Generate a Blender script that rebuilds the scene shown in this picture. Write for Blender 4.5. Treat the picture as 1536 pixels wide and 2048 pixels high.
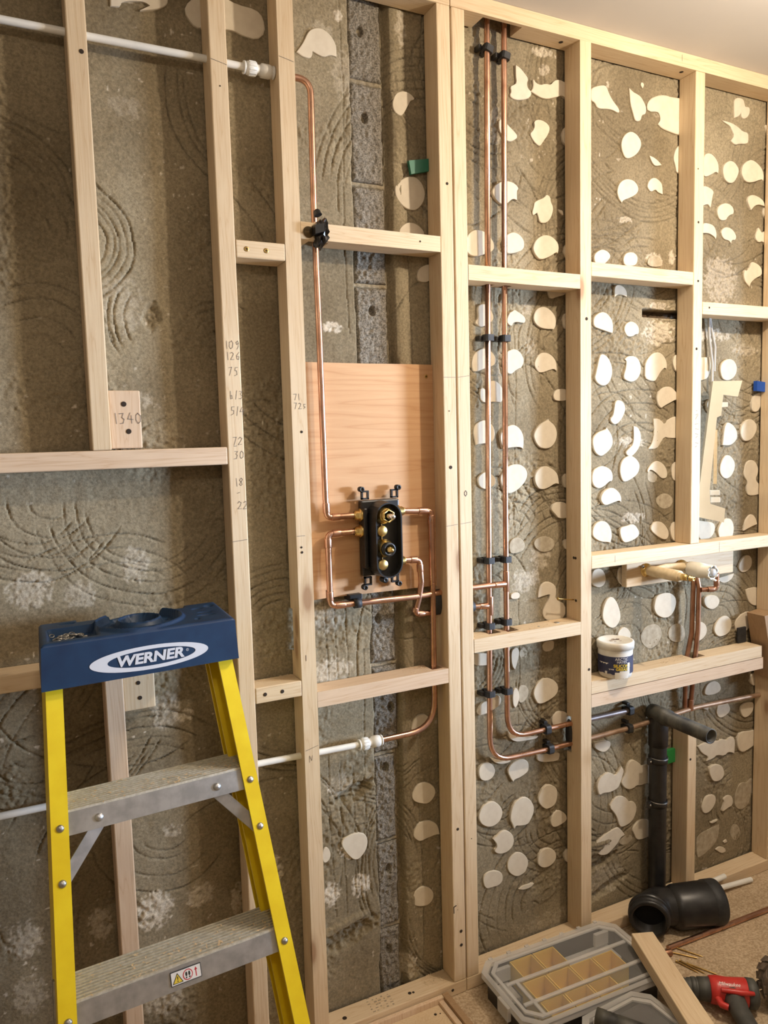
# A stripped bathroom wall with a timber stud frame, shower pipework, a stepladder and tools on the floor.
import bpy, bmesh, math, random
import numpy as np
from mathutils import Vector, Matrix

# ------------------------------------------------------------------ camera, light, exposure
for o in list(bpy.data.objects): bpy.data.objects.remove(o)
SC = bpy.context.scene
COL = SC.collection
FLOOR, CEIL = -1.486, 1.1255          # metres; z = 0 is about eye level
WALL = 0.070                          # face of the rendered wall; studs stand between y = 0 and y = 0.063

cam = bpy.data.cameras.new('camera'); camo = bpy.data.objects.new('camera', cam); COL.objects.link(camo)
cam.sensor_fit = 'VERTICAL'; cam.sensor_height = 36.0; cam.lens = 1518.96 / 2048 * 36.0
cam.clip_start = 0.02; cam.clip_end = 50
_r = Vector((0.89701982, -0.44119559, -0.02649339)); _u = Vector((0.06606624, 0.0745727, 0.99502471))
_f = Vector((0.43702483, 0.8943072, -0.09604132))
camo.matrix_world = Matrix(((_r.x, _u.x, -_f.x, -0.08011634), (_r.y, _u.y, -_f.y, -1.67743949),
                            (_r.z, _u.z, -_f.z, 0.03914288), (0, 0, 0, 1)))
SC.camera = camo

SC.view_settings.view_transform = 'Standard'; SC.view_settings.look = 'None'
SC.view_settings.gamma = 1.0; SC.view_settings.use_curve_mapping = False
SC.view_settings.exposure = 0.33

world = bpy.data.worlds.new('world'); SC.world = world; world.use_nodes = True
world.node_tree.nodes['Background'].inputs[0].default_value = (0.75, 0.86, 1.0, 1)
world.node_tree.nodes['Background'].inputs[1].default_value = 0.6

def light(name, kind, loc, energy, color, **kw):
    l = bpy.data.lights.new(name, kind); l.energy = energy; l.color = color
    for k, v in kw.items():
        if k != 'rot': setattr(l, k, v)
    o = bpy.data.objects.new(name, l); o.location = loc
    if 'rot' in kw: o.rotation_euler = kw['rot']
    COL.objects.link(o); return o
# a bare warm ceiling bulb, right of the frame
light('ceiling_bulb_light', 'POINT', (1.68, -0.95, 0.94), 52.0, (1.0, 0.84, 0.65), shadow_soft_size=0.03)
# a second, dimmer bulb over the middle of the room, left of the camera
light('second_bulb_light', 'POINT', (0.05, -1.95, 0.95), 12.0, (1.0, 0.86, 0.70), shadow_soft_size=0.05)
# daylight through the window of the right-hand wall
light('window_daylight', 'AREA', (4.78, -2.15, -0.06), 14.0, (0.60, 0.76, 1.0), shape='RECTANGLE', size=0.80, size_y=0.50, spread=math.radians(34),
      rot=(math.radians(89.3), 0, math.radians(59.5)))

rnd = random.Random(5)
# ------------------------------------------------------------------ mesh helpers
class MB:
    """collects vertices and faces, built as one mesh object"""
    def __init__(s): s.v = []; s.f = []; s.sm = []
    def add(s, vs, fs, smooth=False):
        n = len(s.v); s.v += [tuple(p) for p in vs]; s.f += [tuple(i + n for i in f) for f in fs]; s.sm += [smooth] * len(fs)
        return s
    def box(s, x0, x1, y0, y1, z0, z1, bev=0.0, M=None):
        if bev > 0:
            b = bmesh.new(); bmesh.ops.create_cube(b, size=1)
            for v in b.verts: v.co = Vector(((x0 + x1) / 2 + v.co.x * (x1 - x0), (y0 + y1) / 2 + v.co.y * (y1 - y0), (z0 + z1) / 2 + v.co.z * (z1 - z0)))
            bmesh.ops.bevel(b, geom=list(b.edges), offset=bev, segments=2, affect='EDGES', profile=0.5)
            return s.bm(b, M)
        vs = [(x, y, z) for x in (x0, x1) for y in (y0, y1) for z in (z0, z1)]
        if M: vs = [M @ Vector(p) for p in vs]
        return s.add(vs, [(0, 1, 3, 2), (4, 6, 7, 5), (0, 4, 5, 1), (2, 3, 7, 6), (0, 2, 6, 4), (1, 5, 7, 3)])
    def bm(s, b, M=None, smooth=False):
        b.verts.index_update()
        vs = [(M @ v.co) if M else v.co.copy() for v in b.verts]; fs = [tuple(v.index for v in f.verts) for f in b.faces]
        b.free(); return s.add(vs, fs, smooth)
    def hexa(s, p):                                           # eight corners: bottom four, then top four
        return s.add(p, [(3, 2, 1, 0), (4, 5, 6, 7), (0, 1, 5, 4), (1, 2, 6, 5), (2, 3, 7, 6), (3, 0, 4, 7)])
    def tube(s, pts, r, seg=14, cap=True):
        P = [Vector(p) for p in pts]; n = len(P); rr = r if isinstance(r, (list, tuple)) else [r] * n
        T = []
        for i in range(n):
            a = P[min(i + 1, n - 1)] - P[max(i - 1, 0)]
            T.append(a.normalized())
        up = Vector((0, 0, 1)) if abs(T[0].z) < 0.9 else Vector((0, 1, 0))
        N = (up - T[0] * up.dot(T[0])).normalized(); vs = []
        for i in range(n):
            N = (N - T[i] * N.dot(T[i])).normalized(); B = T[i].cross(N)
            for k in range(seg):
                a = 2 * math.pi * k / seg; vs.append(P[i] + (N * math.cos(a) + B * math.sin(a)) * rr[i])
        fs = [(i * seg + k, i * seg + (k + 1) % seg, (i + 1) * seg + (k + 1) % seg, (i + 1) * seg + k) for i in range(n - 1) for k in range(seg)]
        s.add(vs, fs, True)
        if cap:
            s.add(vs[:seg], [tuple(range(seg))[::-1]]); s.add(vs[-seg:], [tuple(range(seg))])
        return s
    def lathe(s, o, axis, prof, seg=24):                      # prof: (distance along the axis, radius)
        o = Vector(o); A = Vector(axis).normalized(); up = Vector((0, 0, 1)) if abs(A.z) < 0.9 else Vector((1, 0, 0))
        N = (up - A * up.dot(A)).normalized(); B = A.cross(N); m = len(prof)
        vs = [o + A * d + (N * math.cos(2 * math.pi * k / seg) + B * math.sin(2 * math.pi * k / seg)) * max(r, 1e-5) for d, r in prof for k in range(seg)]
        fs = [(i * seg + k, i * seg + (k + 1) % seg, (i + 1) * seg + (k + 1) % seg, (i + 1) * seg + k) for i in range(m - 1) for k in range(seg)]
        return s.add(vs, fs, True)
    def prism(s, poly, fn, d0, d1):                           # poly of 2-D points; fn(a, b, d) gives 3-D
        n = len(poly); vs = [fn(a, b, d0) for a, b in poly] + [fn(a, b, d1) for a, b in poly]
        fs = [tuple(range(n))[::-1], tuple(range(n, 2 * n))] + [(i, (i + 1) % n, n + (i + 1) % n, n + i) for i in range(n)]
        return s.add(vs, fs)
    def mesh(s, name):
        me = bpy.data.meshes.new(name); me.from_pydata(s.v, [], s.f)
        b = bmesh.new(); b.from_mesh(me); bmesh.ops.recalc_face_normals(b, faces=b.faces); b.to_mesh(me); b.free()
        if any(s.sm) and len(me.polygons) == len(s.sm): me.polygons.foreach_set('use_smooth', s.sm)
        return me
    def build(s, name, mat, parent=None, origin=None):
        if origin: s.v = [(p[0] - origin[0], p[1] - origin[1], p[2] - origin[2]) for p in s.v]
        o = bpy.data.objects.new(name, s.mesh(name)); COL.objects.link(o)
        o.data.materials.append(mat)
        if origin: o.location = origin
        if parent: o.parent = parent
        return o

def tag(o, label=None, cat=None, group=None, kind=None):
    for k, v in (('label', label), ('category', cat), ('group', group), ('kind', kind)):
        if v: o[k] = v
    return o
def thing(name, label, cat, loc=(0, 0, 0), rz=0, group=None):
    o = bpy.data.objects.new(name, None); COL.objects.link(o); o.location = loc; o.rotation_euler = (0, 0, rz)
    o.empty_display_size = 0.05
    return tag(o, label, cat, group)
class at_world:
    """builder of parts given in world coordinates under an Empty that stands elsewhere"""
    def __init__(s, root): s.root = root; s.inv = (Matrix.Translation(root.location) @ root.rotation_euler.to_matrix().to_4x4()).inverted()
    def __call__(s, mb, name, mat, parent=None):
        mb.v = [tuple(s.inv @ Vector(p)) for p in mb.v]
        return mb.build(name, mat, parent or s.root)

def bend(pts, rad=0.03, n=7):
    """polyline with rounded corners; a point may carry its own radius as 4th number"""
    P = [Vector(p[:3]) for p in pts]; out = [P[0]]
    for i in range(1, len(P) - 1):
        r = pts[i][3] if len(pts[i]) > 3 else rad
        a, b, c = P[i - 1], P[i], P[i + 1]; u, v = (a - b), (c - b); ang = u.angle(v)
        t = min(r / math.tan(ang / 2), u.length * 0.49, v.length * 0.49); p, q = b + u.normalized() * t, b + v.normalized() * t
        for k in range(n + 1):
            w = k / n; out.append(p * (1 - w) ** 2 + b * 2 * w * (1 - w) + q * w * w)
    return out + [P[-1]]

def text_mesh(txt, size, shear=0.0, fat=0.0, align='CENTER', ext=0.0005):
    c = bpy.data.curves.new('lettering', 'FONT'); c.body = txt; c.size = size; c.shear = shear; c.offset = fat
    c.align_x = align; c.align_y = 'CENTER'; c.extrude = ext
    o = bpy.data.objects.new('lettering', c); COL.objects.link(o)
    me = bpy.data.meshes.new_from_object(o); vs = [v.co.copy() for v in me.vertices]; fs = [tuple(p.vertices) for p in me.polygons]
    bpy.data.objects.remove(o); return vs, fs

# ------------------------------------------------------------------ materials
def mat(name, col, rough=0.6, metal=0.0, spec=0.5, **kw):
    m = bpy.data.materials.new(name); m.use_nodes = True; b = m.node_tree.nodes['Principled BSDF']
    b.inputs['Base Color'].default_value = (*col, 1); b.inputs['Roughness'].default_value = rough
    b.inputs['Metallic'].default_value = metal; b.inputs['Specular IOR Level'].default_value = spec
    for k, v in kw.items(): b.inputs[k].default_value = v
    return m
class NT:
    def __init__(s, m): s.t = m.node_tree; s.b = s.t.nodes['Principled BSDF']
    def n(s, typ, **kw):
        x = s.t.nodes.new(typ)
        for k, v in kw.items():
            if k in ('i',):
                for a, b in v.items(): x.inputs[a].default_value = b
            else: setattr(x, k, v)
        return x
    def l(s, a, b): s.t.links.new(a, b)
    def ramp(s, src, stops):
        r = s.n('ShaderNodeValToRGB'); e = r.color_ramp.elements
        while len(e) < len(stops): e.new(0.5)
        for k, (p, c) in zip(e, stops): k.position = p; k.color = (*c, 1) if len(c) == 3 else c
        s.l(src, r.inputs[0]); return r.outputs[0]
    def mix(s, f, a, b, mode='MIX'):
        x = s.n('ShaderNodeMix', data_type='RGBA', blend_type=mode)
        for sock, val in ((0, f), (6, a), (7, b)):
            if hasattr(val, 'type') or hasattr(val, 'links'): s.l(val, x.inputs[sock])
            else: x.inputs[sock].default_value = (*val, 1) if isinstance(val, tuple) else val
        return x.outputs[2]
    def bump(s, h, strength, dist=0.001):
        x = s.n('ShaderNodeBump', i={'Strength': strength, 'Distance': dist}); s.l(h, x.inputs['Height']); s.l(x.outputs[0], s.b.inputs['Normal'])
def noisy(name, c1, c2, scale, rough=0.6, metal=0.0, bump=0.0, spec=0.5, detail=4):
    m = mat(name, c1, rough, metal, spec); t = NT(m)
    tc = t.n('ShaderNodeTexCoord'); nz = t.n('ShaderNodeTexNoise', i={'Scale': scale, 'Detail': detail}); t.l(tc.outputs['Object'], nz.inputs['Vector'])
    t.l(t.ramp(nz.outputs[0], [(0.35, c1), (0.65, c2)]), t.b.inputs['Base Color'])
    if bump: t.bump(nz.outputs[0], bump)
    return m

def timber_mat(name, base, dark, knot=(0.27, 0.13, 0.06), rings=1.0):
    m = mat(name, base, 0.62, spec=0.25); t = NT(m)
    tc = t.n('ShaderNodeTexCoord'); oi = t.n('ShaderNodeObjectInfo')
    off = t.n('ShaderNodeVectorMath', operation='MULTIPLY_ADD'); off.inputs[1].default_value = (1, 1, 1)
    sc = t.n('ShaderNodeCombineXYZ'); k = t.n('ShaderNodeMath', operation='MULTIPLY', i={1: 37.0}); t.l(oi.outputs['Random'], k.inputs[0])
    t.l(k.outputs[0], sc.inputs[0]); t.l(k.outputs[0], sc.inputs[2]); t.l(tc.outputs['Object'], off.inputs[0]); t.l(sc.outputs[0], off.inputs[2])
    mp = t.n('ShaderNodeMapping', i={'Scale': (1, 1, 0.05)}); t.l(off.outputs[0], mp.inputs[0])
    n1 = t.n('ShaderNodeTexNoise', i={'Scale': 34 * rings, 'Detail': 3, 'Distortion': 0.4}); t.l(mp.outputs[0], n1.inputs['Vector'])
    wv = t.n('ShaderNodeMath', operation='MULTIPLY', i={1: 9.0}); t.l(n1.outputs[0], wv.inputs[0])
    fr = t.n('ShaderNodeMath', operation='PINGPONG', i={1: 0.5}); t.l(wv.outputs[0], fr.inputs[0])
    n2 = t.n('ShaderNodeTexNoise', i={'Scale': 420, 'Detail': 2}); t.l(mp.outputs[0], n2.inputs['Vector'])
    c = t.ramp(fr.outputs[0], [(0.05, base), (0.42, tuple(a * 0.6 + b * 0.4 for a, b in zip(base, dark))), (0.5, dark)])
    c = t.mix(0.62, base, c)
    c2 = t.mix(t.ramp(n2.outputs[0], [(0.35, (0, 0, 0)), (0.75, (0.22, 0.22, 0.22))]), c, dark)
    mk = t.n('ShaderNodeMapping', i={'Scale': (7.0, 7.0, 2.6)}); t.l(off.outputs[0], mk.inputs[0])
    vo = t.n('ShaderNodeTexVoronoi', i={'Scale': 1.0, 'Randomness': 1.0}); t.l(mk.outputs[0], vo.inputs['Vector'])
    c3 = t.mix(t.ramp(vo.outputs['Distance'], [(0.06, (0.8,) * 3), (0.10, (0.3,) * 3), (0.17, (0, 0, 0))]), c2, knot)
    n3 = t.n('ShaderNodeTexNoise', i={'Scale': 2.3, 'Detail': 2}); t.l(off.outputs[0], n3.inputs['Vector'])
    c4 = t.mix(t.ramp(n3.outputs[0], [(0.35, (0, 0, 0)), (0.7, (0.3, 0.3, 0.3))]), c3, tuple(x * 0.8 for x in dark))
    t.l(c4, t.b.inputs['Base Color']); t.bump(n2.outputs[0], 0.25, 0.0006)
    return m

M = {}
M['timber'] = timber_mat('pale softwood', (0.74, 0.60, 0.41), (0.56, 0.38, 0.21))
M['timber2'] = timber_mat('pinkish softwood', (0.73, 0.57, 0.41), (0.54, 0.35, 0.21))
M['dark_timber'] = timber_mat('weathered softwood', (0.42, 0.28, 0.16), (0.27, 0.16, 0.08))
M['ply'] = timber_mat('pink plywood', (0.66, 0.41, 0.225), (0.50, 0.26, 0.12), knot=(0.45, 0.23, 0.12), rings=0.35)
def copper_mat():
    m = mat('copper pipe', (0.75, 0.36, 0.2), 0.3, 1.0); t = NT(m)
    tc = t.n('ShaderNodeTexCoord'); nz = t.n('ShaderNodeTexNoise', i={'Scale': 14, 'Detail': 5}); t.l(tc.outputs['Object'], nz.inputs['Vector'])
    t.l(t.ramp(nz.outputs[0], [(0.3, (0.34, 0.185, 0.12)), (0.5, (0.60, 0.345, 0.235)), (0.72, (0.72, 0.46, 0.335))]), t.b.inputs['Base Color'])
    t.l(t.ramp(nz.outputs[0], [(0.3, (0.5,) * 3), (0.6, (0.26,) * 3)]), t.b.inputs['Roughness']); return m
M['copper'] = copper_mat()
M['dull_copper'] = noisy('dull brown copper', (0.30, 0.14, 0.08), (0.48, 0.26, 0.16), 20, 0.42, 0.9)
M['brass'] = noisy('brass', (0.66, 0.45, 0.15), (0.78, 0.58, 0.24), 30, 0.32, 1.0)
M['chrome'] = mat('bright steel', (0.75, 0.74, 0.72), 0.22, 1.0)
M['steel'] = noisy('dull steel', (0.34, 0.33, 0.31), (0.5, 0.49, 0.46), 60, 0.42, 1.0)
M['alu'] = noisy('brushed aluminium', (0.42, 0.43, 0.44), (0.56, 0.57, 0.58), 45, 0.42, 0.9)
M['alu_tread'] = noisy('dusty aluminium tread', (0.58, 0.55, 0.46), (0.74, 0.71, 0.62), 160, 0.55, 0.5)
M['tan_copper'] = noisy('grimy tan copper', (0.30, 0.19, 0.12), (0.46, 0.31, 0.21), 25, 0.5, 0.6)
M['grey_copper'] = noisy('greyed copper', (0.26, 0.22, 0.21), (0.36, 0.31, 0.30), 25, 0.45, 0.7)
M['black'] = noisy('black plastic', (0.012, 0.012, 0.013), (0.025, 0.024, 0.024), 30, 0.38)
M['rubber'] = noisy('black rubber lined clip', (0.016, 0.017, 0.019), (0.03, 0.03, 0.032), 60, 0.6)
M['dusty_black'] = noisy('dusty black plastic pipe', (0.018, 0.018, 0.017), (0.10, 0.095, 0.075), 22, 0.5, detail=6)
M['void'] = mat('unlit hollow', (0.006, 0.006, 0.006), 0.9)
M['white'] = noisy('white plastic pipe', (0.74, 0.74, 0.70), (0.82, 0.81, 0.77), 20, 0.35)
M['offwhite'] = noisy('off white plastic', (0.72, 0.68, 0.58), (0.77, 0.73, 0.63), 12, 0.4)
M['tape'] = noisy('buff masking tape', (0.60, 0.47, 0.28), (0.68, 0.55, 0.36), 80, 0.7)
M['yellow'] = noisy('yellow fibreglass', (0.78, 0.56, 0.008), (0.86, 0.66, 0.015), 18, 0.42)
M['blue'] = noisy('navy blue moulded plastic', (0.004, 0.025, 0.075), (0.008, 0.040, 0.105), 22, 0.5, detail=6)
M['logo'] = mat('pale grey lettering', (0.68, 0.72, 0.80), 0.5)
M['ceiling'] = noisy('plain painted ceiling', (0.62, 0.605, 0.60), (0.65, 0.635, 0.63), 3, 0.9)
M['paint'] = noisy('plain painted wall', (0.52, 0.48, 0.43), (0.56, 0.52, 0.46), 3, 0.9)
def floor_mat():
    m = mat('sandy chipboard floor', (0.4, 0.28, 0.16), 0.85, spec=0.2); t = NT(m)
    tc = t.n('ShaderNodeTexCoord'); a = t.n('ShaderNodeTexNoise', i={'Scale': 6, 'Detail': 5}); b = t.n('ShaderNodeTexNoise', i={'Scale': 170, 'Detail': 3})
    for x in (a, b): t.l(tc.outputs['Object'], x.inputs['Vector'])
    c1 = t.ramp(a.outputs[0], [(0.35, (0.37, 0.27, 0.165)), (0.6, (0.50, 0.38, 0.25))]); c2 = t.ramp(b.outputs[0], [(0.38, (0.25, 0.175, 0.105)), (0.5, (0.50, 0.38, 0.25)), (0.66, (0.70, 0.58, 0.42))])
    t.l(t.mix(0.4, c1, c2), t.b.inputs['Base Color']); t.bump(b.outputs[0], 0.35, 0.002); return m
M['floor'] = floor_mat()
def wall_mat():
    m = mat('scratched sand cement render', (0.2, 0.16, 0.1), 0.92, spec=0.15); t = NT(m)
    at = t.n('ShaderNodeAttribute', attribute_name='tint'); tc = t.n('ShaderNodeTexCoord')
    n1 = t.n('ShaderNodeTexNoise', i={'Scale': 180, 'Detail': 4}); n2 = t.n('ShaderNodeTexNoise', i={'Scale': 700, 'Detail': 2})
    for x in (n1, n2): t.l(tc.outputs['Object'], x.inputs['Vector'])
    g = t.ramp(n1.outputs[0], [(0.3, (0.72,) * 3), (0.55, (1.0,) * 3), (0.75, (1.22,) * 3)])
    c = t.mix(1.0, at.outputs['Color'], g, 'MULTIPLY')
    g2 = t.ramp(n2.outputs[0], [(0.3, (0.8,) * 3), (0.7, (1.15,) * 3)])
    t.l(t.mix(1.0, c, g2, 'MULTIPLY'), t.b.inputs['Base Color']); t.bump(n1.outputs[0], 0.5, 0.0016); return m
M['wall'] = wall_mat()
M['block'] = noisy('rough grey concrete block', (0.105, 0.092, 0.072), (0.29, 0.255, 0.205), 260, 0.95, bump=0.6, spec=0.1)
M['mortar'] = noisy('pale sandy mortar joint', (0.25, 0.21, 0.15), (0.34, 0.29, 0.21), 120, 0.95, bump=0.4, spec=0.1)
M['dab'] = noisy('cream plasterboard adhesive', (0.60, 0.53, 0.42), (0.65, 0.585, 0.47), 40, 0.85, bump=0.15, spec=0.15)
M['thin_dab'] = noisy('thin smear of adhesive', (0.33, 0.28, 0.20), (0.46, 0.40, 0.30), 60, 0.9, spec=0.15)
M['pencil'] = mat('pencil graphite', (0.13, 0.11, 0.10), 0.6)
M['hole'] = mat('dark screw hole', (0.03, 0.018, 0.01), 0.9)
M['screw'] = noisy('yellow passivated screw', (0.45, 0.30, 0.10), (0.60, 0.42, 0.16), 90, 0.35, 1.0)
M['navy'] = noisy('scuffed navy paper label', (0.018, 0.022, 0.06), (0.03, 0.035, 0.085), 50, 0.5)
M['pot'] = noisy('grubby white plastic tub', (0.66, 0.62, 0.54), (0.76, 0.73, 0.66), 30, 0.45)
M['print_yellow'] = mat('yellow label print', (0.72, 0.55, 0.05), 0.6)
M['print_white'] = mat('white label print', (0.75, 0.75, 0.74), 0.6)
M['print_red'] = mat('red print', (0.55, 0.03, 0.05), 0.5)
M['print_black'] = mat('black print', (0.02, 0.02, 0.02), 0.5)
M['green'] = mat('green plastic packer', (0.02, 0.16, 0.10), 0.45)
M['blue_packer'] = mat('bright blue plastic packer', (0.01, 0.08, 0.42), 0.4)
M['cable'] = mat('grey cable sheath', (0.42, 0.41, 0.39), 0.5)
M['red'] = noisy('red tool plastic', (0.52, 0.03, 0.025), (0.60, 0.05, 0.04), 20, 0.35)
M['tool_grey'] = noisy('dark grey tool rubber', (0.05, 0.05, 0.045), (0.085, 0.085, 0.075), 40, 0.55)
M['tyre'] = noisy('dusty brown rubber', (0.12, 0.09, 0.065), (0.19, 0.15, 0.11), 60, 0.75)
M['bin'] = mat('amber yellow bin', (0.78, 0.52, 0.06), 0.4)
M['dust'] = mat('pale sawdust', (0.70, 0.55, 0.36), 0.9)
def clear_mat(name, col, alpha):
    m = mat(name, col, 0.25, spec=0.5); t = NT(m); tr = t.n('ShaderNodeBsdfTransparent'); mx = t.n('ShaderNodeMixShader', i={0: alpha})
    t.l(tr.outputs[0], mx.inputs[1]); t.l(t.b.outputs[0], mx.inputs[2])
    t.l(mx.outputs[0], [x for x in t.t.nodes if x.type == 'OUTPUT_MATERIAL'][0].inputs[0]); return m
M['clear'] = clear_mat('hazy clear plastic', (0.74, 0.72, 0.69), 0.11)
M['clear_rim'] = clear_mat('hazy clear plastic rim', (0.74, 0.72, 0.69), 0.42)

# ------------------------------------------------------------------ the wall: one fine relief of scratched render, blocks and adhesive dabs on it
def vnoise(X, Z, scale, seed):
    g = np.random.default_rng(seed).random((512, 512)); x = X / scale + 101.3; z = Z / scale + 77.7
    xi = np.floor(x).astype(int); zi = np.floor(z).astype(int); fx = x - xi; fz = z - zi
    fx = fx * fx * (3 - 2 * fx); fz = fz * fz * (3 - 2 * fz); xi %= 511; zi %= 511
    return (g[xi, zi] * (1 - fx) + g[xi + 1, zi] * fx) * (1 - fz) + (g[xi, zi + 1] * (1 - fx) + g[xi + 1, zi + 1] * fx) * fz
def fbm(X, Z, s, seed, n=3): return sum((vnoise(X, Z, s / 2 ** k, seed + k) - 0.5) / 2 ** k for k in range(n))

CHASE = (0.712, 0.806)                       # the render is hacked off here down to the blocks
JOINTS = [0.907 - 0.2430 * k for k in range(-1, 11)]
STAINS = [(1.290,1.071,0.043,0.013,0.70),(1.294,1.027,0.020,0.016,0.60),(1.138,0.218,0.013,0.054,0.20),(1.587,0.660,0.029,0.011,0.50),(1.707,0.555,0.037,0.021,0.70),(1.779,0.568,0.017,0.027,0.70),(1.726,0.340,0.071,0.042,0.80),(1.725,0.419,0.046,0.012,0.80),(1.987,0.514,0.080,0.078,0.38),(1.946,0.340,0.091,0.022,0.70),(1.611,0.008,0.061,0.018,0.60),(1.622,-0.222,0.051,0.019,0.50),(1.216,-0.373,0.053,0.036,0.50),(1.233,0.383,0.020,0.019,0.40),(1.240,0.281,0.021,0.030,0.30),(0.647,0.313,0.029,0.014,0.90),(0.686,1.042,0.013,0.016,0.90),(0.701,0.909,0.040,0.069,0.25),(0.640,0.999,0.032,0.022,0.30),(-0.120,-1.022,0.039,0.045,0.50),(0.033,-1.037,0.026,0.041,0.50),(0.153,-1.039,0.045,0.049,0.80),(0.258,-1.033,0.036,0.031,0.50),(0.419,-1.030,0.045,0.065,0.60),(0.427,-1.150,0.039,0.033,0.60),(0.353,-1.075,0.025,0.045,0.60),(0.201,-0.567,0.034,0.047,0.35),(-0.061,-0.258,0.048,0.043,0.50),(0.036,-0.280,0.035,0.033,0.35),(0.154,-0.226,0.032,0.045,0.40),(0.589,-1.133,0.031,0.034,0.90),(0.677,-1.132,0.029,0.035,0.80),(0.649,-1.027,0.036,0.030,0.90),(0.601,-0.409,0.054,0.038,0.30),(0.610,-0.539,0.062,0.039,0.55),(0.627,-0.846,0.042,0.033,0.30),(0.188,0.753,0.041,0.026,0.20),(0.154,0.341,0.052,0.064,0.22),(0.185,0.138,0.027,0.022,0.40),(0.853,1.042,0.017,0.047,0.50),(1.270,-0.306,0.036,0.044,0.50),(1.515,-1.364,0.083,0.050,0.30),(1.298,-1.444,0.116,0.048,0.20),(0.817,-1.406,0.019,0.036,0.50),(1.743,0.979,0.051,0.017,0.30),(1.538,1.111,0.056,0.014,0.40),(1.132,0.859,0.024,0.051,0.20),(-0.118,-1.150,0.039,0.046,0.30),(0.164,-1.267,0.046,0.037,0.40),(2.109,0.298,0.072,0.019,0.40),(0.203,-0.856,0.025,0.017,0.50),(0.245,-0.588,0.023,0.017,0.50)]
COMBS = [(0.07,0.47,0.064,0.121,-80,80,5),(-0.06,0.54,0.067,0.148,0,110,6),(0.19,-0.09,0.133,0.231,180,330,5),(-0.05,-0.07,0.093,0.179,200,320,4),(-0.01,-0.07,0.048,0.159,180,330,4),(0.48,-0.41,0.063,0.157,60,140,6),(0.25,0.31,0.089,0.125,150,220,3),(1.51,0.48,0.079,0.173,20,160,5),(1.59,0.69,0.064,0.177,180,300,5),(1.69,0.61,0.067,0.201,190,340,4),(1.25,0.78,0.083,0.125,120,260,3),(1.31,0.82,0.086,0.229,200,330,4),(1.24,-0.16,0.043,0.130,0,80,6),(1.17,-0.25,0.057,0.155,20,100,5),(1.65,-0.09,0.102,0.256,60,150,6),(1.75,0.29,0.157,0.296,190,260,5),(1.59,-0.63,0.085,0.256,20,130,4),(1.99,-0.62,0.079,0.217,0,110,7),(1.53,0.06,0.065,0.226,20,120,5),(1.12,-0.98,0.057,0.158,200,340,5),(1.32,-1.12,0.047,0.156,170,260,6),(1.28,-1.36,0.093,0.233,100,200,6),(1.55,-1.04,0.103,0.257,180,300,5),(2.00,0.73,0.075,0.207,200,330,4),(1.90,0.63,0.054,0.181,10,90,4),(-0.08,-0.60,0.047,0.134,190,330,4),(0.19,-0.84,0.055,0.157,190,330,4),(-0.01,0.22,0.047,0.156,20,120,4),(0.37,0.25,0.048,0.114,60,140,4),(0.45,0.02,0.040,0.121,70,110,4)]
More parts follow.
